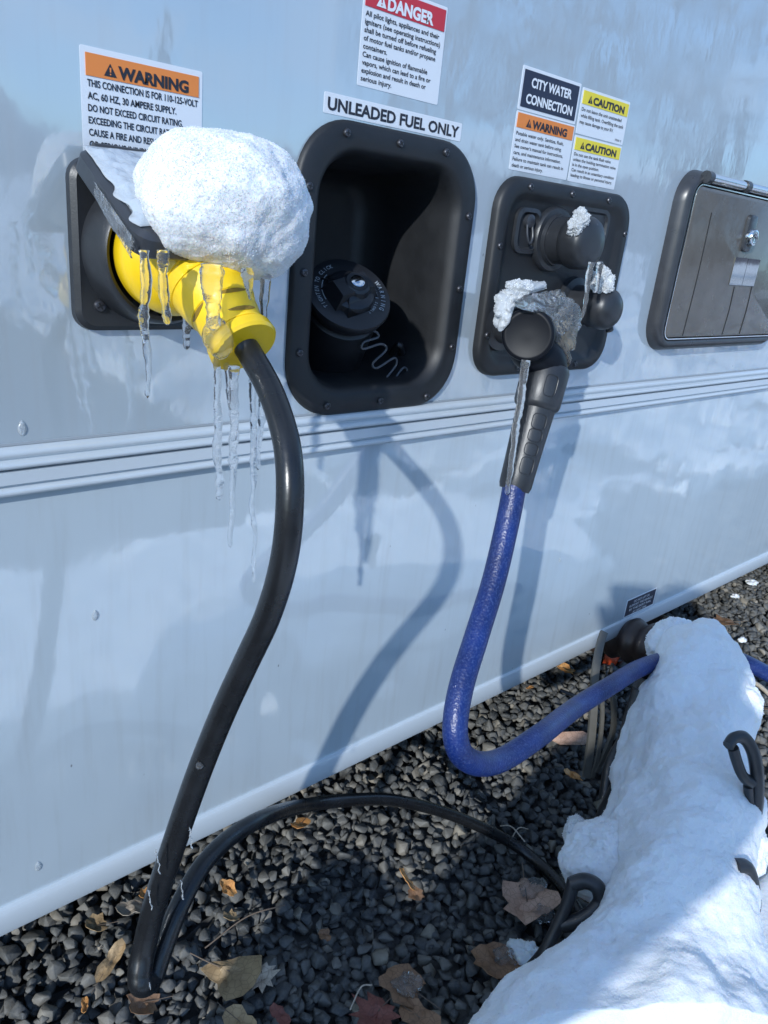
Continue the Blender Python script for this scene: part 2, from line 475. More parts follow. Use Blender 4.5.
# ribbed moulding
a = GZ
prof = [(0, a - .1710), (-.004, a - .1718), (-.0065, a - .1745), (-.0065, a - .1775), (-.004, a - .1790), (-.004, a - .1805), (-.008, a - .1815), (-.009, a - .1835), (-.008, a - .1858),
        (-.0035, a - .1866), (-.0035, a - .1876), (-.0065, a - .1884), (-.0068, a - .1975), (-.005, a - .1985), (-.0035, a - .1990), (-.0035, a - .2000), (-.0075, a - .2008), (-.0085, a - .2032), (-.0075, a - .2058), (-.003, a - .2072), (0, a - .2085)]
extr(prof, 'side_moulding', 'moulding_white', ang=60)
m = MB().box(X0, X1, -.0041, -.0034, a - .18745, a - .18685); m.build('moulding_groove', 'moulding_dark', coach)
m = MB().box(X0, X1, -.0012, .0002, a - .1708, a - .1692); m.build('sealant_line', 'print_grey', coach)
# shell behind: roof, ends, underside
m = MB().add([(X0, .004, 2.3), (X1, .004, 2.3), (X1, 2.4, 2.3), (X0, 2.4, 2.3), (X0, .004, ZS), (X1, .004, ZS), (X1, 2.4, ZS), (X0, 2.4, ZS)],
             [(0, 1, 2, 3), (2, 3, 7, 6), (0, 3, 7, 4), (1, 2, 6, 5)])
m.build('body_shell', 'gelcoat', coach)
m = MB().box(X0, X1, .03, 2.38, ZS + .02, ZS + .06); m.build('chassis_floor', 'underside', coach)

def screw(parent, x, z, y, r=.0032, rot=0, name='screw'):
    m = MB().lathe([(0, r), (r * .35, r), (r * .65, r * .8), (r * .75, r * .4)], (x, y, z), (0, -1, 0), 14)
    for k in (0, 1):
        a = rot + k * math.pi / 2; c, s_ = math.cos(a), math.sin(a); L, W = r * .62, r * .13; yy = y - r * .80
        pts = [(x + c * i * L - s_ * j * W, yy - .0001 * k, z + s_ * i * L + c * j * W) for i, j in ((-1, -1), (1, -1), (1, 1), (-1, 1))]
        m.add(pts, [(0, 1, 2, 3)], 1)
    return m.build(name, ['screw_metal', 'slot_dark'], parent)

# ---- stickers
def sticker(name, x0, x1, z0, z1, label, mat='sticker_white', y=-.0004):
    m = MB().loft([(x0, x1, z0, z1, .0012, 0.0), (x0, x1, z0, z1, .0012, y)], 4)
    o = m.build(name, mat, coach); o['label'] = label; return o
def letters(parent, rows, mat, y, name='lettering'):
    m = MB()
    for r in rows: text_mb(m, *r[:4], y, *r[4:])
    return m.build(name, mat, parent)
def banner(parent, x0, x1, z0, z1, mat, y=-.0009):
    m = MB().box(x0, x1, y, -.0003, z0, z1); return m.build('banner', mat, parent)
def tri_sign(m, x, z, s, y, mi=0):
    "alert triangle with exclamation mark knocked out in banner colour"
    m.add([(x, y, z), (x + s, y, z), (x + s / 2, y, z + s * .88)], [(0, 1, 2)], 0)
    m.add([(x + s * .45, y - .0002, z + s * .28), (x + s * .55, y - .0002, z + s * .28), (x + s * .57, y - .0002, z + s * .60), (x + s * .43, y - .0002, z + s * .60)], [(0, 1, 2, 3)], 1)
    m.add([(x + s * .45, y - .0002, z + s * .1), (x + s * .55, y - .0002, z + s * .1), (x + s * .55, y - .0002, z + s * .2), (x + s * .45, y - .0002, z + s * .2)], [(0, 1, 2, 3)], 1)

def signword(parent, x0, z0, s, word, w, mat, bmat, y=-.0012, bold=.045, size=None):
    m = MB(); tri_sign(m, x0, z0, s, y); text_mb(m, word, x0 + s * 1.12, z0, size or s * 1.16, y, w, bold)
    return m.build('signal_word', [mat, bmat], parent)

# 110-125 volt warning
s1 = sticker('warning_sticker', .2115, .2975, GZ + .024, GZ + .0865, 'white warning sticker with orange banner about the 110-125-volt connection')
banner(s1, .2148, .2945, GZ + .0698, GZ + .0828, 'sticker_orange')
signword(s1, .2265, GZ + .0715, .0085, 'WARNING', .0505, 'ink', 'sticker_orange')
z = GZ + .0637; rows = []
for t, w in (('THIS CONNECTION IS FOR 110-125-VOLT', .0785), ('AC, 60 HZ, 30 AMPERE SUPPLY.', .062), ('DO NOT EXCEED CIRCUIT RATING.', .067), ('EXCEEDING THE CIRCUIT RATING MAY', .074), ('CAUSE A FIRE AND RESULT IN DEATH', .072), ('OR SERIOUS INJURY.', .042)):
    rows.append((t, .2155, z, .0058, w, .022)); z -= .0072
letters(s1, rows, 'ink', -.0007)
# fuel type
s2 = sticker('fuel_type_sticker', .4045, .5635, GZ + .0775, GZ + .0927, 'long white sticker reading UNLEADED FUEL ONLY above the filler dish')
letters(s2, [('UNLEADED FUEL ONLY', .408, GZ + .0805, .0125, .152, .032)], 'ink', -.0007)
# danger
s3 = sticker('danger_sticker', .4365, .5290, GZ + .1025, GZ + .177, 'white danger sticker with red banner about pilot lights')
banner(s3, .4385, .5270, GZ + .1585, GZ + .1745, 'sticker_red')
signword(s3, .4495, GZ + .1605, .0105, 'DANGER', .052, 'ink_white', 'sticker_red')
z = GZ + .1520; rows = []
for t, w in (('All pilot lights, appliances and their', .084), ('igniters (see operating instructions)', .086), ('shall be turned off before refueling', .082), ('of motor fuel tanks and/or propane', .082), ('containers.', .026),
             ('Can cause ignition of flammable', .074), ('vapors, which can lead to a fire or', .079), ('explosion and result in death or', .074), ('serious injury.', .034)):
    rows.append((t, .4395, z, .0052, w * .985, .016)); z -= .0057
letters(s3, rows, 'ink', -.0007)
# city water cluster
s4 = sticker('city_water_sticker', .6375, .7325, GZ + .1165, GZ + .1545, 'white bordered navy sticker reading CITY WATER CONNECTION')
banner(s4, .6405, .7295, GZ + .1195, GZ + .1515, 'sticker_navy')
letters(s4, [('CITY WATER', .685, GZ + .1380, .0115, .066, .036, 'CENTER'), ('CONNECTION', .685, GZ + .1235, .0115, .076, .036, 'CENTER')], 'ink_white', -.0013)
s5 = sticker('potable_water_sticker', .6375, .7335, GZ + .0625, GZ + .1155, 'white warning sticker with orange banner about potable water')
banner(s5, .6395, .7315, GZ + .1010, GZ + .1140, 'sticker_orange')
signword(s5, .6530, GZ + .1030, .0085, 'WARNING', .058, 'ink', 'sticker_orange')
z = GZ + .0945; rows = []
for t, w in (('Potable water only. Sanitize, flush,', .078), ('and drain water tank before using.', .076), ("See owner's manual for instructions,", .080), ('care, and maintenance information.', .078), ('Failure to maintain tank can result in', .084), ('death or serious injury.', .050)):
    rows.append((t, .6405, z, .0046, w, .012)); z -= .0058
letters(s5, rows, 'ink', -.0007)
s6 = sticker('overfill_caution_sticker', .7365, .8265, GZ + .1090, GZ + .1525, 'white caution sticker with yellow banner about overfilling the tank')
banner(s6, .7385, .8245, GZ + .1375, GZ + .1500, 'sticker_yellow')
signword(s6, .7475, GZ + .1395, .0082, 'CAUTION', .060, 'ink', 'sticker_yellow')
letters(s6, [('Do not leave the unit unattended', .7395, GZ + .1310, .0048, .076, .012), ('while filling tank. Overfilling the tank', .7395, GZ + .1250, .0048, .082, .012), ('may cause damage to your RV.', .7395, GZ + .1190, .0048, .064, .012), ('FR0081 B', .810, GZ + .1115, .003, .012, 0)], 'ink', -.0007)
s7 = sticker('tank_flush_caution_sticker', .7365, .8265, GZ + .0620, GZ + .1075, 'white caution sticker with yellow banner about the tank flush valve')
banner(s7, .7385, .8245, GZ + .0935, GZ + .1055, 'sticker_yellow')
signword(s7, .7475, GZ + .0955, .0080, 'CAUTION', .060, 'ink', 'sticker_yellow')
z = GZ + .0880; rows = []
for t, w in (('Do not use the tank flush valve', .070), ('unless the holding termination valve', .082), ('is in the open position.', .050), ('Can result in an unsanitary condition', .082), ('leading to illness or personal injury.', .080)):
    rows.append((t, .7395, z, .0044, w, .012)); z -= .0052
letters(s7, rows, 'ink', -.0007)
s8 = sticker('skirt_label', 1.090, 1.186, GZ - .579, GZ - .5445, 'small dark label with white border low on the skirt')
banner(s8, 1.093, 1.183, GZ - .5765, GZ - .5470, 'sticker_navy')
letters(s8, [('DO NOT LIFT OR', 1.138, GZ - .5545, .0058, .050, .02, 'CENTER'), ('SUPPORT THE VEHICLE', 1.138, GZ - .5615, .0058, .074, .02, 'CENTER'), ('BY THE SKIRT RAIL', 1.138, GZ - .5685, .0058, .070, .02, 'CENTER'), ('AT ANY TIME', 1.138, GZ - .5750, .0050, .044, .02, 'CENTER')], 'ink_white', -.0012)

# ---- fuel filler dish
x0, x1, z0, z1 = DISH
def R(ins, y, r): return (x0 + ins, x1 - ins, z0 + ins, z1 - ins, r, y)
m = MB().loft([R(0, 0.0, .052), R(.0005, -.0035, .052), R(.003, -.0055, .050), R(.018, -.0062, .042), R(.0215, -.0045, .040), R(.026, .006, .038), R(.0290, .035, .036), R(.032, .085, .034), R(.038, .112, .03), R(.050, .120, .02)], 12)
dish = m.build('fuel_filler_dish', 'dish_plastic', coach, 50); dish['label'] = 'black recessed fuel filler dish with twelve screws round its rim'
sx = [(.425, z1 - .0105), (.484, z1 - .0105), (.541, z1 - .0105), (x1 - .0105, GZ + .014), (x1 - .0105, GZ - .054), (x1 - .0105, GZ - .112), (.553, z0 + .0105), (.490, z0 + .0105), (.425, z0 + .0105), (x0 + .0105, GZ - .112), (x0 + .0105, GZ - .045), (x0 + .0105, GZ + .022)]
for i, (x, z) in enumerate(sx): screw(dish, x, z, -.006, .0034, i * .7)
n = Vector((-.22, -.66, .72)).normalized()
cc = at(349, 294, .020)
u = Vector((1, 0, .25)); u = (u - n * u.dot(n)).normalized(); w = n.cross(u)
m = MB().lathe([(-.09, .040), (-.022, .036), (-.020, .033), (-.006, .033)], cc, n, 48); m.build('filler_neck', 'cap_plastic', dish)
m = MB().lathe([(-.012, .034), (-.010, .0395), (-.002, .0415), (.0005, .0405), (.0012, .036), (.0012, .030), (.0016, .001)], cc, n, 64)
# raised grip with sloping flanks
def P(a, b, h): return cc + u * a + w * b + n * h
def blk(m, a0, a1, b0, b1, h0, h1, ta, tb, mi=0):
    vs = [P(a, b, h0) for a, b in ((a0, b0), (a1, b0), (a1, b1), (a0, b1))] + [P(a, b, h1) for a, b in ((a0 + ta, b0 + tb), (a1 - ta, b0 + tb), (a1 - ta, b1 - tb), (a0 + ta, b1 - tb))]
    m.add(vs, [(0, 1, 2, 3), (4, 5, 6, 7), (0, 1, 5, 4), (1, 2, 6, 5), (2, 3, 7, 6), (3, 0, 4, 7)], mi)
blk(m, -.025, .025, -.0135, .0135, .0012, .0150, .007, .0045)
blk(m, -.018, .010, -.024, .024, .0012, .0110, .007, .013)
m.lathe([(.0012, .024), (.006, .0225), (.008, .019), (.0085, .001)], cc, n, 48)
m.lathe([(.008, .0145), (.0140, .0130), (.0158, .0105), (.0156, .007)], cc + u * .004, n, 32)
cap = m.build('fuel_cap', 'cap_plastic', dish)
m = MB().lathe([(.0150, .0068), (.0168, .0066), (.0174, .005)], cc + u * .004, n, 24)
m.add([cc + u * (.004 + i * .0034) + w * (j * .0007) + n * .01755 for i, j in ((-1, -1), (1, -1), (1, 1), (-1, 1))], [(0, 1, 2, 3)], 1)
m.build('lock_barrel', ['chrome', 'slot_dark'], dish)
m = MB()
def arc_text(txt, r, a0, step, size, flip=1):
    for i, ch in enumerate(txt):
        if ch == ' ': continue
        a = D2R(a0 - flip * i * step)
        e1 = (u * -math.sin(a) + w * math.cos(a)) * (-flip); e2 = (u * math.cos(a) + w * math.sin(a)) * flip
        o = cc + (u * math.cos(a) + w * math.sin(a)) * r + n * .0022
        text_mb(m, ch, 0, 0, size, 0, None, .02, 'CENTER', 0, lambda X, Z: o + e1 * X + e2 * Z)
arc_text('TIGHTEN TO CLICK', .0300, 190, 6.6, .0055)
m.build('cap_lettering', 'print_grey', dish); m = MB()
arc_text('WARNING', .0310, 0, 9.0, .0062)
m.build('cap_lettering', 'print_grey', dish); m = MB()
arc_text('REMOVE SLOWLY', .0255, 0, 6.5, .0036)
m.build('cap_lettering', 'print_grey', dish); m = MB()
pts = [cc + (u * math.cos(D2R(t)) + w * math.sin(D2R(t))) * .0268 + n * .0022 for t in range(112, 180, 6)]
m.tube(pts, .00045, 5)
m.build('cap_mark', 'print_grey', dish)
tp = [(361, 322, .03), (357, 330, .03), (374, 331, .035), (378, 337, .035), (364, 342, .04), (363, 349, .04), (381, 344, .045), (386, 350, .045), (373, 363, .05), (377, 368, .05), (394, 358, .055), (396, 365, .055), (386, 379, .058), (391, 383, .058), (403, 368, .06), (407, 373, .06), (398, 388, .062)]
m = MB().tube(spline([at(a_, b_, (c_ - .022) * .5) for a_, b_, c_ in tp], 6), .0012, 8)
m.build('cap_tether', 'tether_grey', dish)
m = MB().tube(spline([at(392, 352, .05), at(399, 345, .035), at(402, 353, .04), at(398, 362, .055)], 6), .0035, 10)
m.build('tether_anchor', 'cap_plastic', dish)

# ---- power inlet
m = MB().loft([(.199, .306, GZ - .0915, GZ + .0215, .014, 0), (.1995, .3055, GZ - .091, GZ + .021, .014, -.0055), (.203, .302, GZ - .0875, GZ + .0175, .011, -.0085), (.2045, .3005, GZ - .086, GZ + .016, .010, -.0082)], 9)
inlet = m.build('power_inlet', 'black_plastic', coach); inlet['label'] = 'square black power inlet with round collar and raised flap'
for x, z in ((.2155, GZ + .003), (.2155, GZ - .0735), (.290, GZ - .0735), (.290, GZ + .003)): screw(inlet, x, z, -.008, .0042, .5)
pc = Vector((.2545, 0, GZ - .036))
m = MB().lathe([(.006, .0505), (.010, .0500), (.030, .0470), (.034, .0460), (.036, .0440), (.034, .0415), (.012, .0400)], pc, (0, -1, 0), 64)
m.build('inlet_collar', 'black_plastic', inlet)
# flap: shallow lid, hinged at the top of the plate, standing out over the plug
hy, hz = -.009, GZ + .028
d = Vector((0, -.885, -.465)).normalized(); nn = Vector((0, -.465, .885)).normalized()
def FP(x, a_, h): return Vector((x, hy, hz)) + d * a_ + nn * h
m = MB()
fx0, fx1, L = .2015, .3035, .108
segs = []
def lid_ring(ins, h, r=.012):
    out = []
    xx0, xx1, a0, a1 = fx0 + ins, fx1 - ins, ins, L - ins
    for (cx, ca, t0) in ((xx1 - r, a1 - r, 0), (xx0 + r, a1 - r, 90), (xx0 + r, a0 + r, 180), (xx1 - r, a0 + r, 270)):
        for j in range(7):
            t = D2R(t0 + 15 * j); out.append(FP(cx + r * math.cos(t), ca + r * math.sin(t), h))
    return out
rings = [lid_ring(.006, -.012, .008), lid_ring(.0045, -.0135, .009), lid_ring(.001, -.0135, .012), lid_ring(0, -.012, .012), lid_ring(.001, -.002, .012), lid_ring(.004, .001, .010), lid_ring(.02, .002, .006)]
vs = sum(rings, []); nR = 28
fs = [(i * nR + j, i * nR + (j + 1) % nR, (i + 1) * nR + (j + 1) % nR, (i + 1) * nR + j) for i in range(len(rings) - 1) for j in range(nR)]
fs += [tuple((len(rings) - 1) * nR + j for j in range(nR))]
# underside
vs2 = lid_ring(.006, -.003, .008); o_ = len(vs); vs += vs2
fs += [(j, (j + 1) % nR, o_ + (j + 1) % nR, o_ + j) for j in range(nR)] + [tuple(o_ + j for j in range(nR))]
m.add(vs, fs)
m.tube([(.215, hy + .001, hz - .002), (.290, hy + .001, hz - .002)], .0045, 12)
m.build('inlet_flap', 'grey_plastic', inlet)

# ---- water inlet plate
wx0, wx1, wz0, wz1 = .6205, .861, GZ - .146, GZ + .058
def R(ins, y, r): return (wx0 + ins, wx1 - ins, wz0 + ins, wz1 - ins, r, y)
m = MB().loft([R(0, 0, .034), R(.0005, -.006, .034), R(.003, -.0095, .032), R(.012, -.0105, .026), R(.016, -.0095, .024), R(.020, -.0055, .022), R(.024, -.0042, .02)], 10)
wp = m.build('water_inlet_plate', 'dish_plastic', coach, 50); wp['label'] = 'square black water inlet plate with two round caps'
for i, (x, z) in enumerate(((.664, wz1 - .009), (.736, wz1 - .009), (.806, wz1 - .009), (wx1 - .009, GZ + .016), (wx1 - .009, GZ - .08), (.80, wz0 + .009), (.69, wz0 + .009), (wx0 + .009, GZ - .01), (wx0 + .009, GZ - .10))): screw(wp, x, z, -.0095, .0036, i * .9)
# small recess with a hanging tongue
kx, kz = .674, GZ + .008
m = MB().loft([(kx - .021, kx + .021, kz - .024, kz + .022, .012, -.004), (kx - .0205, kx + .0205, kz - .0235, kz + .0215, .012, -.0075), (kx - .0165, kx + .0165, kz - .0195, kz + .0175, .010, -.0085), (kx - .014, kx + .014, kz - .017, kz + .015, .008, -.0045)], 8)
m.build('check_valve_recess', 'black_plastic', wp)
m = MB().tube(spline([(kx - .004, -.007, kz + .010), (kx - .0045, -.011, kz - .006), (kx, -.012, kz - .013), (kx + .0045, -.011, kz - .006), (kx + .004, -.007, kz + .010)], 6), .0013, 8)
m.lathe([(0, .007), (.005, .0065), (.006, .004)], (kx, -.0045, kz + .009), (0, -1, 0), 20)
m.build('valve_tab', 'grey_plastic', wp)
# square recess behind the upper cap
m = MB().loft([(.752, .822, GZ + .000, GZ + .040, .012, -.004), (.753, .821, GZ + .001, GZ + .039, .012, -.007), (.757, .817, GZ + .005, GZ + .035, .010, -.007), (.759, .815, GZ + .007, GZ + .033, .008, -.0045)], 8)
m.build('raised_pad', 'black_plastic', wp)
uc = Vector((.719, 0, GZ + .001))
m = MB().lathe([(.004, .034), (.009, .0335), (.011, .032), (.0115, .027), (.016, .026)], uc, (0, -1, 0), 48)
m.lathe([(.014, .0245), (.030, .0240), (.032, .0260), (.036, .0272), (.038, .0275), (.052, .0265), (.057, .024), (.060, .018), (.0612, .008)], uc, (0, -1, 0), 40)
m.build('upper_round_cap', 'black_plastic', wp)
lc = Vector((.778, 0, GZ - .066))
m = MB().lathe([(.004, .030), (.010, .0295), (.012, .022), (.034, .0215), (.036, .0235), (.050, .0235), (.058, .0215), (.063, .017), (.066, .009), (.0665, .002)], lc, (0, -1, 0), 40)
m.lathe([(0, .005), (.006, .0045), (.007, .003)], lc + Vector((.012, -.052, -.019)), (.3, -.3, -.9), 14)
m.build('lower_round_cap', 'black_plastic', wp)
# threaded inlet the hose screws on to
m = MB().lathe([(.004, .030), (.010, .029), (.012, .021), (.030, .020), (.031, .022), (.044, .022)], (.655, 0, GZ - .088), (0, -1, 0), 36)
m.build('hose_inlet', 'black_plastic', wp)

# ---- access door
ax0, ax1, az0, az1 = .962, 1.345, GZ - .1275, GZ + .1035
def R(ins, y, r): return (ax0 + ins, ax1 - ins, az0 + ins, az1 - ins, max(.004, r - ins * .8), y)
m = MB().loft([R(0, 0, .042), R(.001, -.006, .042), R(.0035, -.014, .040), R(.008, -.0185, .037), R(.013, -.0195, .034), R(.0165, -.0165, .032), R(.0175, -.009, .03)], 12, cap1=False)
ad = m.build('access_door', 'frame_plastic', coach, 60); ad['label'] = 'black framed access hatch with lock'
m = MB().loft([R(.0185, -.004, .032), R(.0190, -.0165, .030), R(.0205, -.0190, .028), R(.0235, -.0200, .026)], 10)
m.build('door_panel', 'door_plastic', ad)
m = MB().loft([R(.0172, -.0155, .030), R(.0172, -.0192, .030), R(.0187, -.0192, .030), R(.0187, -.0155, .030)], 12, cap1=False)
m.build('chrome_bead', 'chrome', ad)
m = MB().tube([(ax0 + .035, -.0215, az1 - .009), (ax1 - .035, -.0215, az1 - .009)], .0060, 14)
m.build('hinge_rod', 'chrome', ad)
for x in (ax0 + .035, 1.105, 1.21, ax1 - .035):
    m = MB().tube([(x - .006, -.0215, az1 - .009), (x + .006, -.0215, az1 - .009)], .0075, 14); m.build('hinge_knuckle', 'frame_plastic', ad)
lk = Vector((1.150, -.020, GZ + .032))
m = MB().loft([(1.137, 1.163, GZ + .012, GZ + .062, .006, -.0195), (1.138, 1.162, GZ + .013, GZ + .061, .006, -.0235), (1.141, 1.159, GZ + .016, GZ + .058, .004, -.0245)], 6)
m.build('lock_plate', 'frame_plastic', ad)
m = MB().lathe([(.003, .0125), (.008, .012), (.011, .0105), (.0118, .008), (.0112, .006)], lk, (0, -1, 0), 36)
m.add([lk + Vector((i * .001, -.0121, j * .0055)) for i, j in ((-1, -1), (1, -1), (1, 1), (-1, 1))], [(0, 1, 2, 3)], 1)
m.build('door_lock', ['chrome', 'slot_dark'], ad)
m = MB().box(1.128, 1.168, -.0213, -.0195, GZ - .034, GZ + .004); m.box(1.1690, 1.2085, -.0213, -.0195, GZ - .034, GZ + .004)
m.build('mirror_plate', 'mirror_metal', ad)
for (x, za, zb) in ((1.030, GZ + .055, GZ - .105), (1.148, GZ - .036, GZ - .105), (1.205, GZ - .035, GZ - .105)):
    m = MB().tube(spline([(x, -.0202, za), (x + .002, -.0202, (za + zb) / 2), (x - .001, -.0202, zb)], 8), .0009, 6); m.build('panel_streak', 'slot_dark', ad)

# =============================================================== power cord
pw = empty('power_cord', tuple(at(150, 975, -.15)), 'thick black cord with yellow plug hanging in a loop from the power inlet', 'power cord')
# plug: big round head on the collar, short shoulder, angled neck with finger slots, end flange
ph = Vector((.2545, -.026, GZ - .036))
m = MB().lathe([(0, .036), (.008, .0385), (.020, .0390), (.024, .038), (.028, .035), (.034, .031), (.0345, .030), (.044, .0285), (.050, .026), (.054, .020), (.056, .01)], ph, (0, -1, 0), 64)
m.build('plug_head', 'yellow_plastic', pw)
e0 = Vector((.2545, -.070, GZ - .034)); e1_ = at(245, 348, -.130)
ax = (e1_ - e0).normalized(); Ln = (e1_ - e0).length
k = [(-.020, .014), (-.012, .0235), (.0, .0272), (.010, .0280), (Ln * .38, .0262), (Ln * .58, .0228), (Ln * .60, .0222), (Ln * .605, .0215), (Ln * .70, .0208), (Ln - .012, .0192), (Ln - .010, .0198), (Ln - .008, .0222), (Ln - .002, .0228), (Ln, .0215), (Ln, .012)]
m = MB().lathe(k, e0, ax, 48)
m.build('plug_neck', 'yellow_plastic', pw)
ref = Vector((0, -1, 0)); ref = (ref - ax * ref.dot(ax)).normalized(); sd = ax.cross(ref)
prof_n = k
def nr(a_):
    for i in range(len(prof_n) - 1):
        if prof_n[i][0] <= a_ <= prof_n[i + 1][0]:
            f_ = (a_ - prof_n[i][0]) / max(1e-6, prof_n[i + 1][0] - prof_n[i][0]); return prof_n[i][1] * (1 - f_) + prof_n[i + 1][1] * f_
    return .02
c0 = Vector(CAM) - e0; c0 = c0 - ax * c0.dot(ax); tc0 = math.degrees(math.atan2(c0.dot(sd), c0.dot(ref)))
for (a_, t0, t1) in ((Ln * .61, tc0 - 62, tc0 - 2), (Ln * .61, tc0 + 22, tc0 + 70), (Ln * .78, tc0 - 66, tc0 - 8), (Ln * .80, tc0 + 25, tc0 + 75)):
    m = MB(); vs = []; nn_ = 18
    for i in range(nn_ + 1):
        f_ = i / nn_; t = D2R(t0 + (t1 - t0) * f_); wd = .0031 * math.sin(math.pi * f_) ** .6
        for q_, dr in ((0, .0003), (1, .0003), (.75, -.002), (.1, -.002)):
            aa = a_ + wd * q_; vs.append(e0 + ax * aa + (ref * math.cos(t) + sd * math.sin(t)) * (nr(aa) + dr))
    m.add(vs, [(i * 4 + q_, i * 4 + (q_ + 1) % 4, i * 4 + 4 + (q_ + 1) % 4, i * 4 + 4 + q_) for i in range(nn_) for q_ in range(4)])
    m.build('grip_slot', 'slot_shade', pw)
for a_, t_ in ((Ln * .22, .0009), (Ln * .34, .0008), (Ln * .86, .0009)):
    m = MB().lathe([(-.0014, nr(a_) - .001), (-.0008, nr(a_) + t_), (.0008, nr(a_) + t_), (.0014, nr(a_) - .001)], e0 + ax * a_, ax, 48); m.build('plug_rib', 'yellow_plastic', pw)
# cord path: out from the plug, a wide hanging bow, a tight bend low down, then back along the gravel
cp = [(243, 343, -.128), (252, 357, -.136), (272, 395, -.162), (287, 445, -.190), (290, 500, -.204), (284, 560, -.204), (268, 615, -.192), (245, 665, -.176), (222, 715, -.162), (198, 775, -.150), (176, 838, -.142), (156, 900, -.138), (145, 945, -.140), (140, 972, -.146)]
bend = [(142, 984, -.150), (152, 978, -.144), (163, 948, -.136), (180, 905, -.125), (203, 865, -.110), (232, 836, -.092), (268, 816, -.072)]
pts = [at(*p) for p in cp] + [at(*p) for p in bend]
pts += [atz(308, 805, .20), atz(350, 800, .165), atz(392, 800, .13), atz(440, 811, .085), atz(485, 829, .045), atz(525, 852, .022), atz(560, 885, .02), atz(590, 930, .02)]
sp = spline(pts, 12)
rr = [(.0080 + .0012 * min(1, i / 110) if i < 170 else max(.0078, .0092 - .0014 * (i - 170) / 50)) for i in range(len(sp))]
m = MB().tube(sp, rr, 22)
m.build('cord', 'cord_rubber', pw, 180)

# =============================================================== water hose
wh = empty('water_hose', tuple(at(465, 760, -.18)), 'blue water hose with black grip sleeve hanging from the water plate', 'hose')
dc = at(528, 335, -.092)
bc = Vector((.652, -.062, GZ - .088))
axd = (dc - bc).normalized()
m = MB().lathe([(.0, .0235), (.008, .0245), (.030, .0250), (.0315, .0235)], Vector((.655, -.032, GZ - .088)), (0, -1, 0), 36)
m.tube(spline([(.655, -.05, GZ - .088), bc + axd * .01, bc + axd * .035, dc - axd * .018], 8), .0215, 28)
dax = (Vector(CAM) - dc).normalized() * .55 + axd * .45; dax.normalize()
m.tube(spline([dc.lerp(bc, .45) + Vector((0, .004, .004)), dc.lerp(bc, .36) + Vector((0, .002, -.014)), at(544, 360, -.088), at(547, 372, -.089)], 6), [.019] * 6 + [.0205] * 13, 26)
m.lathe([(-.024, .0215), (-.020, .0245), (-.002, .0252), (.0015, .0246), (.003, .0228), (.0034, .021), (.0030, .020), (.003, .004)], dc, dax, 48)
m.build('elbow', 'black_rubber', wh)
st = at(547, 366, -.088); sb = at(514, 490, -.104); sx_ = (sb - st)
m = MB().lathe([(0, .014), (.004, .0205), (.012, .0215), (.026, .0205), (.028, .0185), (.050, .0178)], bc + Vector((.010, .004, .006)), (st - bc).normalized(), 30)
m.build('brass_fitting', 'bronze_metal', wh)
Ls = sx_.length; sa = sx_.normalized()
m = MB().lathe([(-.004, .015), (0, .0225), (.004, .0240), (Ls * .30, .0235), (Ls * .33, .0222), (Ls * .345, .0198), (Ls * .37, .0195), (Ls * .62, .0180), (Ls * .85, .0170), (Ls * .96, .0166), (Ls, .0150)], st, sa, 40)
vd = Vector((-.55, -.8, 0)); vd = (vd - sa * vd.dot(sa)).normalized(); vs_ = sa.cross(vd)
m.build('grip_sleeve', 'black_plastic', wh)
for (t, hl, hw, rr) in ((.17, .0105, .0065, .0238), (.45, .0075, .0075, .0192), (.56, .0060, .0075, .0186), (.67, .0060, .0072, .0180), (.80, .0085, .0070, .0174)):
    c0 = st + sa * (Ls * t); mm = MB(); pts = []
    for k in range(20):
        a_ = 2 * math.pi * k / 20; s1_ = abs(math.cos(a_)) ** .5 * math.copysign(1, math.cos(a_)); s2_ = abs(math.sin(a_)) ** .5 * math.copysign(1, math.sin(a_))
        ang = s2_ * hw / rr
        pts.append(c0 + sa * (s1_ * hl) + (vd * math.cos(ang) + vs_ * math.sin(ang)) * (rr + .0004))
    mm.tube(pts + [pts[0]], .00045, 6, caps=False); mm.build('grip_ridge', 'black_plastic', wh)
hp_ = [at(516, 478, -.104), at(508, 520, -.112), at(494, 580, -.128), at(477, 635, -.145), at(463, 680, -.160), at(456, 715, -.172), at(456, 740, -.180), at(464, 757, -.184), at(482, 764, -.184), at(505, 758, -.182), at(540, 735, -.176)]
hp_ += [att(575, 708, .93), att(610, 686, .99), att(645, 666, 1.07), att(690, 655, 1.14), att(730, 657, 1.15), att(768, 674, 1.17), att(800, 695, 1.18), att(840, 740, 1.17), att(880, 800, 1.12)]
sp = spline(hp_, 12)
m = MB().tube(sp, [.0121] * len(sp), 26)
m.build('hose_tube', 'hose_blue', wh, 180)

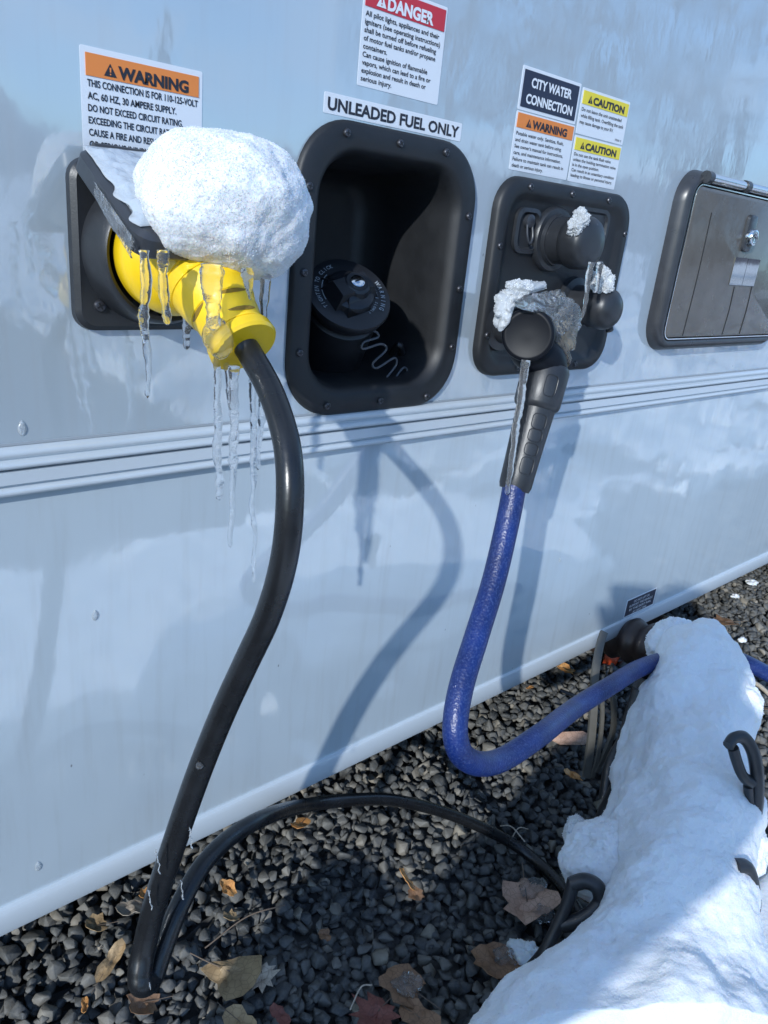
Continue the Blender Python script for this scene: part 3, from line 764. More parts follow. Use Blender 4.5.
# ==================================================== snow on the inlet flap
def blob(name, ells, mat, sub, amp, seed, label, cat, group=None, fine=.0012, parent=None, k=34.0, flatten=None):
    c = sum((Vector(e[0]) for e in ells), Vector()) / len(ells)
    bm = bmesh.new(); bmesh.ops.create_icosphere(bm, subdivisions=sub, radius=1)
    for v in bm.verts:
        d = v.co.normalized(); vals = []
        for (ec, er) in ells:
            # distance along d from c to the far side of the ellipsoid
            o = c - Vector(ec); A = sum((d[i] / er[i]) ** 2 for i in range(3)); B = 2 * sum(o[i] * d[i] / er[i] ** 2 for i in range(3)); C = sum((o[i] / er[i]) ** 2 for i in range(3)) - 1
            q = B * B - 4 * A * C
            vals.append((-B + math.sqrt(q)) / (2 * A) if q > 0 else 0)
        mx = max(vals); r = mx + math.log(sum(math.exp((x - mx) * k * 4) for x in vals)) / (k * 4)
        p = c + d * r
        s = Vector((seed, 0, 0))
        r += (amp * fbm(p + s, 28, 3) if amp < .009 else .0055 * fbm(p + s, 110, 4)) + fine * 1.2 * fbm(p + s, 160, 3) + fine * mn.noise((p + s) * 700)
        v.co = c + d * r
        if flatten is not None and v.co.z < flatten: v.co.z = flatten + (v.co.z - flatten) * .25
    m = MB(); bm.verts.index_update(); m.add([v.co[:] for v in bm.verts], [[v.index for v in f.verts] for f in bm.faces]); 
    return m, bm
def crystals(m, bm, count, size, rnd):
    vs = list(bm.verts)
    for i in range(count):
        v = rnd.choice(vs); s = size * rnd.uniform(.4, 1.3); c = v.co + v.co * 0
        R_ = Matrix.Rotation(rnd.uniform(0, 6.28), 3, Vector((rnd.gauss(0, 1), rnd.gauss(0, 1), rnd.gauss(0, 1))).normalized())
        ps = [c + R_ @ Vector(q) * s for q in ((1, 0, 0), (-.6, .5, 0), (-.5, -.6, .2), (0, .1, .9))]
        m.add(ps, [(0, 1, 2), (0, 1, 3), (1, 2, 3), (2, 0, 3)], 1)
def snow_thing(name, ells, mat, sub, amp, seed, label, cat, group=None, nc=0, cs=.001, **kw):
    m, bm = blob(name, ells, mat, sub, amp, seed, label, cat, **kw)
    bm.normal_update()
    crystals(m, bm, nc, cs, random.Random(seed)); bm.free()
    o = m.build(name, [mat, 'snow_crystal'] if nc else mat, None, 180); recentre(o); return tag(o, label, cat, group)
snow_thing('snow_clump', [((.247, -.082, GZ + .009), (.029, .042, .027)), ((.262, -.088, GZ + .008), (.036, .045, .029)), ((.276, -.092, GZ + .004), (.036, .044, .034)), ((.283, -.092, GZ - .012), (.034, .036, .029)), ((.240, -.096, GZ + .002), (.026, .028, .025)), ((.257, -.10, GZ - .008), (.03, .03, .024)), ((.290, -.085, GZ + .002), (.028, .034, .030)), ((.238, -.104, GZ - .010), (.022, .018, .017))], 'snow_grainy', 7, .0052, 3,
           'thick rounded clump of white snow on the flap above the yellow plug', 'snow', nc=26000, cs=.00055, fine=.0003)
# thin frost glaze on the upper left of the flap
def glaze(name, P3, label, mat='ice_frosty', thick=.0016, seed=1, group=None, cat='ice'):
    "thin lumpy sheet between four corner points"
    a, b, c, d_ = [Vector(p) for p in P3]; n = 46; vs = []; nrm = (b - a).cross(d_ - a).normalized()
    if nrm.dot(Vector(CAM) - a) < 0: nrm = -nrm
    for s_ in (1, 0):
        for i in range(n):
            for j in range(n):
                uu, vv = i / (n - 1), j / (n - 1)
                uu += .05 * mn.noise(Vector((vv * 9, seed, 0))) * min(uu, 1 - uu, .2) * 5; 
                edge = min(1, min(i, j, n - 1 - i, n - 1 - j) / 5)
                p = (a * (1 - uu) + b * uu) * (1 - vv) + (d_ * (1 - uu) + c * uu) * vv
                p += (b - a) * .09 * mn.noise(Vector((vv * 7, seed + 3, 1))) * (1 if i in (0, n - 1) else 0)
                h = (thick * (1 + .9 * fbm(p + Vector((seed, 0, 0)), 70, 3)) * edge + .0002) if s_ else 0
                vs.append(p + nrm * h)
    q = n * n; fs = []
    for i in range(n - 1):
        for j in range(n - 1):
            fs.append((i * n + j, (i + 1) * n + j, (i + 1) * n + j + 1, i * n + j + 1)); fs.append(tuple(q + t for t in (i * n + j, i * n + j + 1, (i + 1) * n + j + 1, (i + 1) * n + j)))
    bd = [j for j in range(n)] + [i * n + n - 1 for i in range(1, n)] + [(n - 1) * n + j for j in range(n - 2, -1, -1)] + [i * n for i in range(n - 2, 0, -1)]
    fs += [(bd[k_], bd[(k_ + 1) % len(bd)], q + bd[(k_ + 1) % len(bd)], q + bd[k_]) for k_ in range(len(bd))]
    m = MB().add(vs, fs); o = m.build(name, mat, None, 180); recentre(o); return tag(o, label, cat, group)
glaze('frost_glaze', [FP(.2065, .004, .0018), FP(.275, .000, .0018), FP(.262, .085, .0018), FP(.2062, .098, .0018)], 'thin bluish frost glaze on the hinge side of the raised flap', 'glaze_ice', .0034, 5)
glaze('ice_film', [FP(.2002, .045, -.002), FP(.2002, .106, -.002), FP(.2002, .106, -.014), FP(.2002, .045, -.010)], 'clear ice film along the left edge of the raised flap', 'ice', .0012, 8)

# ---------------------------------------------------------------- icicles
def icicle(top, bot, r0, r1, seed, label, group='icicles hanging from the yellow plug and flap', bulb=1.0, mat='ice'):
    a, b = Vector(top), Vector(bot); n = max(24, int((b - a).length / .0022)); rd = random.Random(seed); pts = []; rr = []
    L_ = (b - a).length; r0 *= 1.15; r1 *= 1.15
    for i in range(n):
        t = i / (n - 1); p = a.lerp(b, t)
        s = L_ * t
        w = Vector((mn.noise(Vector((s * 38, seed, 0))), mn.noise(Vector((s * 38, seed, 5))), 0)) * (.0026 * min(1, t * 4))
        r = r0 * (1 - t) ** .8 + r1 * (1 - (1 - t) ** .8)
        r *= 1 + .34 * mn.noise(Vector((s * 150, seed * 3.3, 1))) + .22 * mn.noise(Vector((s * 420, seed * 2.3, 1)))
        if t > .93: r = max(r, r1 * 1.05 * bulb) 
        e_ = (1 - t) * L_
        if e_ < r: r *= math.sqrt(max(.02, 1 - ((r - e_) / max(r, 1e-5)) ** 2))
        pts.append(p + w); rr.append((max(r, .00025), max(r, .00025) * (.75 + .2 * mn.noise(Vector((s * 90, seed, 9))))))
    m = MB().tube(pts, rr, 16); o = m.build('icicle', mat, None, 180); recentre(o); return tag(o, label, 'icicle', group)
icl = [((144, 250), (148, 398), -.108, .0036, .0016, 'long thin icicle at the far left over the yellow plug head'),
       ((163, 250), (165, 325), -.106, .0034, .0026, 'short round-tipped icicle over the middle of the plug head'),
       ((187, 318), (187, 350), -.072, .0032, .0024, 'stubby icicle under the bottom of the yellow plug head'),
       ((212, 264), (214, 330), -.128, .0075, .0050, 'fat slab of clear ice over the yellow plug neck'),
       ((216, 352), (220, 500), -.112, .0030, .0028, 'icicle left of its two neighbours below the plug neck'),
       ((234, 366), (232, 547), -.116, .0040, .0018, 'widest long icicle below the plug end flange'),
       ((224, 352), (236, 440), -.108, .0022, .0030, 'slanting icicle joining its longer neighbours below the plug neck'),
       ((253, 380), (254, 583), -.095, .0034, .0012, 'longest icicle, just left of the black cord'),
       ((246, 268), (251, 300), -.118, .0040, .0014, 'small pointed icicle under the right end of the snow clump'),
       ((266, 272), (262, 345), -.100, .0042, .0014, 'icicle right of the plug neck under the snow clump'),
       ((262, 395), (258, 470), -.098, .0034, .0016, 'short wide icicle touching the black cord near the trim')]
for i, (t, b_, y, r0, r1, lb) in enumerate(icl): y -= (.012 if i != 2 else 0); icicle(at(*t, y), at(*b_, y), r0, r1, i + 1, lb)
icicle(at(592, 262, -.070), at(582, 319, -.070), .0040, .0014, 31, 'icicle hanging from the upper round cap of the water plate', 'icicles on the water fittings')
icicle(at(600, 262, -.070), at(597, 292, -.068), .0040, .0014, 32, 'short icicle on the right of the upper round cap', 'icicles on the water fittings')
icicle(at(526, 360, -.105), at(507, 495, -.112), .0048, .0026, 33, 'long ice sheet running down the left of the black grip sleeve', 'icicles on the water fittings')
icicle(at(563, 372, -.095), at(533, 470, -.108), .0030, .0014, 34, 'thin ice ridge running down the right of the black grip sleeve', 'icicles on the water fittings')
# ice ridge down the sunny side of the blue hose
rp = [at(523, 494, -.108), at(511, 550, -.120), at(495, 610, -.138), at(481, 660, -.152)]
spn = spline(rp, 20); m = MB().tube(spn, [.0017 * (1 + .5 * mn.noise(p * 160)) for p in spn], 10)
tag(recentre(m.build('ice_ridge', 'ice_frosty', None, 180)), 'thin frozen ridge of ice along the right side of the blue hose', 'ice')
# ice on the plug neck and slots
snow_thing('ice_lump', [(at(216, 334, -.137), (.0055, .004, .008)), (at(222, 346, -.137), (.0045, .004, .006))], 'ice', 4, .002, 12, 'glassy lump of ice on the lower plug neck', 'ice', fine=.0004)
# lumps of frozen splash on the cord
for i, (u_, v_, y_, s_, lb) in enumerate(((191, 838, -.158, .006, 'frost crust on the cord on its right side where it crosses the skirt edge'), (158, 862, -.152, .007, 'frost crust on the left edge of the cord beside the skirt edge'), (150, 900, -.150, .006, 'frost crust low on the front strand of the cord'), (182, 890, -.146, .006, 'frost streak between the two strands of the cord'), (150, 986, -.160, .006, 'white ice bead at the lowest bend of the cord'))):
    p = at(u_, v_, y_); d_ = Vector((.12, 0, -1)).normalized() * s_
    pts = [p + d_ * t + Vector((mn.noise(Vector((t * 1.2, i, 0))) * .0016, 0, 0)) for t in np.linspace(-1.8, 1.8, 30)]
    if i == 4: pts = [p + d_ * t for t in np.linspace(-.7, .7, 12)]
    rr = [.0003 + .0012 * abs(mn.noise(Vector((t * .9, i * 3., 2)))) for t in range(len(pts))]
    m = MB().tube(pts, rr, 8)
    tag(recentre(m.build('frost_crust', 'ice_frosty', None, 180)), lb, 'frost', 'frost on the black cord')
for i, (u_, v_) in enumerate(((240, 693), (230, 722), (218, 748), (209, 768))):
    m = MB().lathe([(-.001, .0022), (0, .0028), (.0015, .0025), (.003, .0012)], at(u_ - 9, v_ - 3, -.160), (-.9, -.3, -.3), 12)
    tag(recentre(m.build('water_drop', 'ice', None, 180)), ['highest', 'second highest', 'second lowest', 'lowest'][i] + ' of four frozen drops along the left edge of the cord', 'drop', 'frozen drops on the cord')

# snow and ice on the water fittings
snow_thing('snow_crust', [(at(580, 216, -.050), (.0060, .006, .0075)), (at(576, 227, -.050), (.0075, .007, .007)), (at(588, 225, -.050), (.0085, .007, .0045))], 'slush', 6, .0092, 21, 'crusty snow on top of the upper round cap', 'snow', 'snow on the water fittings', nc=500, cs=.0009)
snow_thing('snow_crust', [(at(604, 276, -.048), (.007, .007, .009)), (at(602, 286, -.048), (.010, .009, .006))], 'slush', 6, .0091, 22, 'crusty snow on top of the lower right round cap', 'snow', 'snow on the water fittings', nc=500, cs=.0009)
snow_thing('snow_crust', [(at(503, 314, -.07), (.0060, .010, .013)), (at(508, 299, -.068), (.0085, .010, .008)), (at(520, 289, -.065), (.012, .010, .0055)), (at(536, 286, -.06), (.012, .010, .0045))], 'slush', 6, .0092, 23, 'arched crust of snow over the black hose elbow', 'snow', 'snow on the water fittings', nc=1200, cs=.0009)
snow_thing('ice_shell', [(at(556, 312, -.088), (.019, .014, .016)), (at(565, 318, -.084), (.016, .014, .016)), (at(545, 306, -.090), (.018, .012, .010)), (at(563, 335, -.088), (.013, .013, .016)), (at(556, 357, -.090), (.018, .014, .007)), (at(530, 305, -.092), (.016, .012, .006))], 'ice_clear', 6, .0093, 24, 'lumpy clear ice frozen round the brass hose fitting', 'ice', fine=.0008)

# water beads on the coach side
for i, (u_, v_, r_) in enumerate(((95, 615, .0040), (38, 866, .0042), (192, 775, .0034), (22, 428, .0045), (112, 305, .003), (560, 560, .003))):
    p = at(u_, v_, 0); m = MB()
    bm = bmesh.new(); bmesh.ops.create_uvsphere(bm, u_segments=16, v_segments=10, radius=1)
    for v in bm.verts: v.co = Vector((v.co.x * r_ * .7 * (1 if v.co.z < 0 else 1 - .5 * v.co.z), v.co.y * r_ * .35, v.co.z * r_ * 1.3))
    bm.verts.index_update(); m.add([(v.co + p)[:] for v in bm.verts], [[v.index for v in f.verts] for f in bm.faces]); bm.free()
    tag(recentre(m.build('water_bead', 'ice_frosty', None, 180)), ['frozen bead on the skirt panel, mid height at the far left', 'frozen bead low on the skirt by the left photo edge', 'frozen bead on the skirt just left of the cord', 'frozen bead on the upper side just above the trim at left', 'frozen bead below the left screws of the power inlet', 'frozen bead on the skirt right of the blue hose'][i], 'ice bead', 'frozen beads on the coach side')

# =================================================== sewer hose, support, snow
ST = [((655, 650), (700, 632), .245, .065), ((638, 703), (742, 688), .22, .085), ((619, 742), (757, 722), .20, .085), ((617, 800), (741, 790), .19, .09), ((592, 855), (755, 845), .18, .09), ((592, 908), (744, 898), .17, .09), ((560, 962), (752, 948), .15, .10), ((478, 1030), (768, 1010), .12, .12), ((400, 1120), (800, 1090), .11, .12)]
Ls_ = [atz(*a_, z_) for a_, b_, z_, h_ in ST]; Rs_ = [atz(*b_, z_) for a_, b_, z_, h_ in ST]; Hs_ = [h_ for *_, h_ in ST]
def mound():
    n = 420; k = 280
    SL = spline(Ls_, 34); SR = spline(Rs_, 34); H = lerp_list(Hs_, len(SL)); n = len(SL); vs = []
    for i in range(n):
        a_, b_ = SL[i], SR[i]; c = (a_ + b_) / 2; hw = (b_ - a_) / 2
        e_ = min(1, i / 15.0); e_ = math.sqrt(max(0.0004, 1 - (1 - e_) ** 2))
        for j in range(k):
            t = 2 * math.pi * j / k; cx, sz = math.cos(t), math.sin(t)
            sx_ = math.copysign(abs(cx) ** .85, cx); sz_ = math.copysign(abs(sz) ** .9, sz)
            p = c + hw * sx_ * e_ + Vector((0, 0, 1)) * (H[i] * sz_ * e_ if sz > 0 else .035 * sz_ * e_)
            nd = (hw.normalized() * cx + Vector((0, 0, sz))).normalized()
            f = .015 * fbm(p, 11, 3) + .0035 * fbm(p, 34, 3) + .0011 * fbm(p, 150, 3)
            f += .016 * max(0, min(1, (.5 - sz) / .5)) * fbm(p + Vector((5, 0, 0)), 17, 2)
            vs.append(p + nd * f * min(1, e_ * 1.5))
    fs = [(i * k + j, i * k + (j + 1) % k, (i + 1) * k + (j + 1) % k, (i + 1) * k + j) for i in range(n - 1) for j in range(k)]
    fs += [tuple(range(k))[::-1], tuple((n - 1) * k + j for j in range(k))]
    m = MB().add(vs, fs); rd = random.Random(4)
    for _ in range(26000):
        c = Vector(vs[rd.randrange(len(vs))]); s = rd.uniform(.0003, .0010)
        R_ = Matrix.Rotation(rd.uniform(0, 6.28), 3, Vector((rd.gauss(0, 1), rd.gauss(0, 1), rd.gauss(0, 1))).normalized())
        m.add([c + R_ @ Vector(q) * s for q in ((1, 0, 0), (-.6, .5, 0), (-.5, -.6, .2), (0, .1, .9))], [(0, 1, 2), (0, 1, 3), (1, 2, 3), (2, 0, 3)], 1)
    return m
o = mound().build('snow_mound', ['snow', 'snow_crystal'], None, 180); recentre(o); tag(o, 'long deep mound of snow burying the sewer hose and its black support', 'snow')
# extra lumps that droop over the sides
for i, (u_, v_, z_, r_, lb) in enumerate(((738, 705, .24, (.026, .026, .028), 'bulge of snow over the upper black loop at the right'), (612, 866, .185, (.050, .052, .040), 'rounded snow lump drooping over the left side of the support'), (745, 850, .18, (.026, .024, .028), 'snow lump drooping between the two black loops at right'), (672, 646, .265, (.050, .034, .030), 'ragged snow lump over the sewer pipe at the far end of the mound'), (612, 835, .14, (.020, .012, .010), 'small snow lump in the shade left of the mound'), (575, 835, .12, (.014, .012, .010), 'tiny snow lump low in the shade left of the mound'))):
    p = atz(u_, v_, z_)
    snow_thing('snow_lump', [(p, r_), (p + Vector((.012, .006, .006)), tuple(x * .8 for x in r_))], 'snow', 6, .0075, 40 + i, lb, 'snow', 'snow lumps beside the mound', nc=500, cs=.0013)

# sewer hose: brown corrugated tube under the snow, orange clamp at the coach end
sh = empty('sewer_hose', tuple(atz(650, 650, .05)), 'dark brown sewer hose with orange clamp coming out from under the coach', 'sewer hose')
cl = [(a_ + b_) / 2 for a_, b_ in zip(Ls_, Rs_)]
hc = [Vector((1.10, .42, .16)), Vector((1.10, .20, .165))] + [Vector((c.x, c.y, c.z - .03)) for c in cl]
sp = spline(hc, 40)
m = MB().tube(sp, [.036 + .004 * math.sin(i * 1.5) for i in range(len(sp))], 24); m.build('corrugated_tube', 'sewer_plastic', sh, 180)
oc = at(613, 655, .14)
m = MB().lathe([(-.02, .040), (-.018, .046), (.018, .046), (.02, .040)], at(650, 632, .10), (.1, -1, -.05), 40); m.build('hose_collar', 'sewer_plastic', sh)
m = MB().lathe([(-.014, .030), (-.012, .036), (.012, .036), (.014, .030)], oc, (.3, -.8, -.1), 36)
m.tube([oc + Vector((0, -.01, -.03)), oc + Vector((.01, -.02, -.075))], [(.010, .005), (.008, .004)], 10)
m.build('orange_clamp', 'clamp_orange', sh)

# support: folding black plastic frames standing across the hose
su = empty('hose_support', tuple(atz(650, 850, .0)), 'black folding plastic hose support with looped ends showing beside the snow', 'hose support')
def band(pts, wa, wb, name='side_loop', flat=(1, 0, 0), mat='black_plastic', closed=False):
    s_ = spline(pts, 10); m = MB().tube(s_, [(wa, wb)] * len(s_), 8, flat=flat); return m.build(name, mat, su, 60)
band([att(728, 746, .83), att(734, 738, .835), att(744, 738, .84), att(753, 752, .845), att(757, 775, .85), att(757, 800, .86), att(754, 822, .87)], .0075, .0060)
band([att(733, 748, .835), att(737, 762, .84), att(743, 776, .845), att(752, 783, .85)], .0065, .0060)
band([att(748, 786, .85), att(750, 802, .86), att(754, 820, .87)], .0045, .0055)
band([att(736, 866, .78), att(748, 868, .785), att(754, 885, .79), att(755, 905, .80), att(749, 928, .81), att(744, 946, .82)], .0080, .0060)
band([att(738, 872, .785), att(742, 895, .79), att(745, 915, .80), att(747, 930, .81)], .0040, .0050)
band([att(574, 880, .79), att(567, 905, .79), att(556, 930, .79), att(543, 955, .79), att(528, 972, .80)], .0065, .0070)
band([att(572, 884, .79), att(586, 881, .785), att(598, 888, .78), att(600, 902, .78), att(590, 914, .78), att(575, 922, .785), att(562, 925, .79)], .0075, .0080)
band([att(628, 775, .95), att(618, 785, .96), att(610, 800, .97), att(600, 822, .98), att(590, 850, .99)], .010, .008)
band([att(650, 675, 1.10), att(642, 700, 1.09), att(634, 730, 1.08), att(626, 765, 1.06), att(618, 800, 1.05), att(606, 830, 1.04)], .030, .010)
band([att(640, 690, 1.05), att(632, 715, 1.05), att(625, 740, 1.04), att(612, 765, 1.03), att(606, 800, 1.02)], .012, .010)
band([att(648, 680, 1.08), att(640, 700, 1.08), att(634, 720, 1.07)], .016, .012)
for i in range(2, 8):   # the frames themselves, under hose and snow
    a_, b_ = Ls_[i], Rs_[i]; c = (a_ + b_) / 2; hw = (b_ - a_) * .40
    f0 = c - hw; f1 = c + hw
    pts = [Vector((f0.x, f0.y, .012)), Vector((f0.x, f0.y, c.z - .05)) + hw * .1, c - hw * .55 - Vector((0, 0, .04)), c - Vector((0, 0, .072)), c + hw * .55 - Vector((0, 0, .04)), Vector((f1.x, f1.y, c.z - .05)) - hw * .1, Vector((f1.x, f1.y, .012))]
    band(pts, .014, .006, 'support_frame')
# end bracket by the coach, its black plastic coloured as if sunlit
def quad_bar(p, q, w, mb, n=(1, 0, 0)):
    mb.tube([p, q], [(w, .004), (w, .004)], 4, flat=n)
m = MB()
f = (.85, -.5, 0)
m.tube(spline([att(604, 632, 1.14), att(600, 645, 1.13), att(595, 674, 1.10), att(594, 700, 1.09), att(591, 740, 1.08), att(586, 778, 1.07)], 6), [(.0075, .004)] * 31, 4, flat=f)
m.tube(spline([att(598, 690, 1.085), att(610, 690, 1.085), att(614, 712, 1.08), att(612, 735, 1.075), att(604, 755, 1.07), att(596, 772, 1.07)], 6), [(.0045, .004)] * 31, 4, flat=f)
m.tube(spline([att(602, 688, 1.085), att(602, 720, 1.08), att(598, 755, 1.07), att(592, 778, 1.07)], 6), [(.0035, .003)] * 19, 4, flat=f)
o = m.build('end_bracket', 'bracket_sunlit', su)
band([att(560, 690, 1.2), att(585, 700, 1.19), att(610, 712, 1.18)], .004, .002, 'end_strap')

# ======================================================== leaves and litter
def leaf_outline(kind, rd):
    if kind == 'maple':
        ang = [-90, -60, -38, -20, -5, 12, 30, 45, 58, 72, 90, 108, 122, 135, 150, 168, 185, 200, 218, 240]
        rad = [.42, .55, .46, .82, .50, .98, .62, .60, .95, .66, 1.1, .66, .95, .60, .62, .98, .50, .82, .46, .55]
    elif kind == 'fan':
        ang = [-90, -70, -40, -15, 10, 35, 60, 85, 110, 135, 160, 185, 215, 250]
        rad = [.75, .95, .62, .50, .68, 1.0, 1.05, .98, 1.02, 1.0, .75, .5, .45, .55]
    elif kind == 'oval':
        ang = list(range(-90, 270, 24)); rad = [.42 + .58 * abs(math.sin(D2R(a))) ** 1.5 for a in ang]
    else:  # torn
        ang = list(range(-90, 270, 22)); rad = [rd.uniform(.55, 1.0) for a in ang]
    return [(math.cos(D2R(a)) * r * (1 + rd.uniform(-.07, .07)), math.sin(D2R(a)) * r) for a, r in zip(ang, rad)]
def leaf(u_, v_, size, rot, kind, mat, label, z=.026, tilt=(0, 0), curl=.25, name='leaf', cat='leaf', asp=1.0, stem=True, group='dry leaves on the gravel', pos=None):
    rd = random.Random(int(u_ * 7 + v_)); o2 = leaf_outline(kind, rd)
    c = atz(u_, v_, z) if pos is None else pos; n = len(o2); rings = [0.0, .33, .66, 1.0]; top = []
    R_ = Matrix.Rotation(D2R(rot), 3, 'Z') @ Matrix.Rotation(D2R(tilt[0]), 3, 'X') @ Matrix.Rotation(D2R(tilt[1]), 3, 'Y')
    for s_ in (0, 1):
        for r in rings[1:]:
            for (x, y) in o2:
                x_, y_ = x * r * size * asp, y * r * size
                h = 1.5 * curl * size * (x * x * .7 + .35 * y * y * (1 if y > 0 else .3)) * r * r + .24 * size * mn.noise(Vector((x * r * 2.2, y * r * 2.2, u_)))
                top.append(c + R_ @ Vector((x_, y_, h - s_ * .0006)))
        top.append(c + R_ @ Vector((0, 0, .1 * size * mn.noise(Vector((0, 0, u_))) - s_ * .0006)))
    q = 3 * n + 1; fs = []
    for s_ in (0, 1):
        o = s_ * q
        for r in range(2):
            fs += [(o + r * n + j, o + r * n + (j + 1) % n, o + (r + 1) * n + (j + 1) % n, o + (r + 1) * n + j) for j in range(n)]
        fs += [(o + 3 * n, o + j, o + (j + 1) % n) for j in range(n)]
    fs += [(2 * n + j, 2 * n + (j + 1) % n, q + 2 * n + (j + 1) % n, q + 2 * n + j) for j in range(n)]
    m = MB().add(top, fs)
    ob = m.build(name, mat, None, 60); recentre(ob)
    if stem:
        s0 = c + R_ @ Vector((0, 0, .001)); ms = MB().tube(spline([s0, c + R_ @ Vector((.02 * size * 10 * .3, -size * .8, .002)), c + R_ @ Vector((.1 * size, -size * 1.5, .004))], 6), max(.0004, size * .018), 6)
        ms.build('stem', 'twig', ob)
    return tag(ob, label, cat, group)
leaf(230, 972, .036, 200, 'fan', 'leaf_tan', 'large tan maple leaf on shaded gravel at the bottom', .030, (8, 6), .2)
leaf(262, 974, .022, 150, 'maple', 'leaf_pale', 'pale ragged leaf right of the large tan maple leaf', .030, (-8, 10), .3)
leaf(143, 1003, .021, 75, 'torn', 'leaf_brown', 'reddish brown leaf under the lowest bend of the cord', .05, (20, -12), .35, asp=.8)
leaf(301, 824, .016, 110, 'oval', 'leaf_orange', 'bright orange leaf beside the black cord in the sun', .028, (10, 10), .4, asp=1.3)
leaf(406, 880, .017, 20, 'oval', 'leaf_orange', 'orange leaf standing half in sun in the middle of the gravel', .034, (35, 20), .5, asp=.7)
leaf(415, 893, .014, 30, 'torn', 'leaf_brown', 'dark brown leaf touching the half-sunlit orange leaf', .026, (5, 0), .2, stem=False)
leaf(110, 962, .024, 300, 'oval', 'leaf_tan', 'long curled tan leaf left of the cord', .03, (10, 20), .5, asp=.6)
leaf(97, 926, .016, 70, 'torn', 'leaf_tan', 'small tan leaf nearest the skirt at the left', .03, (15, 8), .4)
leaf(146, 895, .011, 20, 'torn', 'leaf_orange', 'tiny orange leaf left of the cord below the skirt', .03, (15, 8), .4, stem=False)
leaf(130, 908, .017, 80, 'oval', 'leaf_pale', 'flat pale brown leaf between skirt and cord', .028, (15, 8), .2, asp=1.3, stem=False)
leaf(85, 1006, .013, 160, 'oval', 'leaf_orange', 'narrow orange leaf at the bottom left', .03, (15, 8), .4, asp=.5, stem=False)
leaf(101, 948, .012, 160, 'oval', 'leaf_pale', 'narrow pale leaf standing above the long curled tan leaf', .034, (45, 8), .4, asp=.5, stem=False)
leaf(228, 888, .014, 10, 'torn', 'leaf_orange', 'orange scrap of leaf in the gap between cord strands and shade', .03, (15, 8), .4, stem=False)
leaf(231, 917, .011, 60, 'torn', 'leaf_tan', 'small tan scrap of leaf below the orange scrap', .03, (15, 8), .4, stem=False)
leaf(378, 1012, .034, 95, 'maple', 'leaf_red', 'dark red maple leaf at the bottom edge', .028, (4, 8), .15)
leaf(402, 982, .034, 10, 'torn', 'leaf_brown', 'frosted brown leaf above the dark red leaf', .028, (4, 8), .15)
leaf(495, 962, .038, 70, 'torn', 'leaf_brown', 'brown leaf with ice on it left of the mound', .03, (4, 8), .2)
leaf(527, 902, .044, 130, 'torn', 'wood_pink', 'pinkish brown leaf under ice beside the support', .03, (4, 8), .2)
leaf(420, 1018, .026, 190, 'oval', 'leaf_brown', 'brown leaf right of the dark red leaf at the bottom edge', .027, (4, 8), .2)
leaf(240, 1022, .022, 190, 'oval', 'leaf_tan', 'tan leaf cut by the bottom edge under the large maple leaf', .027, (4, 8), .2)
leaf(280, 1015, .014, 10, 'oval', 'leaf_red', 'small red leaf near the bottom edge', .027, (4, 8), .2, stem=False)
leaf(325, 935, .010, 10, 'torn', 'leaf_brown', 'small brown leaf scrap in the deep shade', .027, (4, 8), .2, stem=False)
leaf(565, 670, .024, 40, 'torn', 'leaf_orange', 'yellow orange leaf in the sun left of the end bracket', .03, (10, 8), .4)
leaf(573, 776, .018, 40, 'torn', 'leaf_orange', 'orange leaf at the foot of the end bracket', .03, (10, 8), .4, stem=False)
leaf(592, 640, .020, 80, 'torn', 'leaf_tan', 'tan leaf just beyond the skirt at the bracket', .03, (10, 8), .4, stem=False)
leaf(530, 688, .015, 100, 'oval', 'leaf_orange', 'narrow orange leaf under the skirt above the blue hose', .03, (10, 8), .4, asp=.5, stem=False)
leaf(725, 622, .04, 60, 'torn', 'leaf_brown', 'brown leaf beyond the mound near the skirt', .03, (4, 8), .2)
leaf(755, 705, .030, 60, 'torn', 'leaf_brown', 'brown leaf right of the mound below the blue hose', .03, (4, 8), .2)
# wood chip
p = atz(572, 738, .03); m = MB(); dch = Vector((.7, -.62, .12)).normalized()
m.tube([p - dch * .034, p - dch * .022, p + dch * .02, p + dch * .033], [(.004, .003), (.011, .006), (.012, .006), (.003, .003)], 7)
tag(recentre(m.build('wood_chip', 'wood_pink', None, 30)), 'pinkish splinter of wood on the sunny gravel left of the bracket', 'wood chip')
for i, (a_, b_, lb) in enumerate((((205, 948), (285, 905), 'thin twig above the large tan maple leaf'), ((500, 826), (525, 842), 'short pale twig at the right end of the cord'), ((510, 842), (528, 829), 'pale twig crossing the other at the right end of the cord'), ((745, 680), (775, 700), 'short bone-coloured stick right of the mound'), ((350, 1010), (372, 985), 'thin stalk above the dark red leaf'))):
    A, B = atz(*a_, .028), atz(*b_, .032); mid = A.lerp(B, .5) + Vector((.004, .006, .006))
    m = MB().tube(spline([A, mid, B], 8), (.0045 if i == 3 else .0009), 7)
    tag(recentre(m.build('twig', 'leaf_pale' if i else 'twig', None, 60)), lb, 'twig', 'twigs on the gravel')
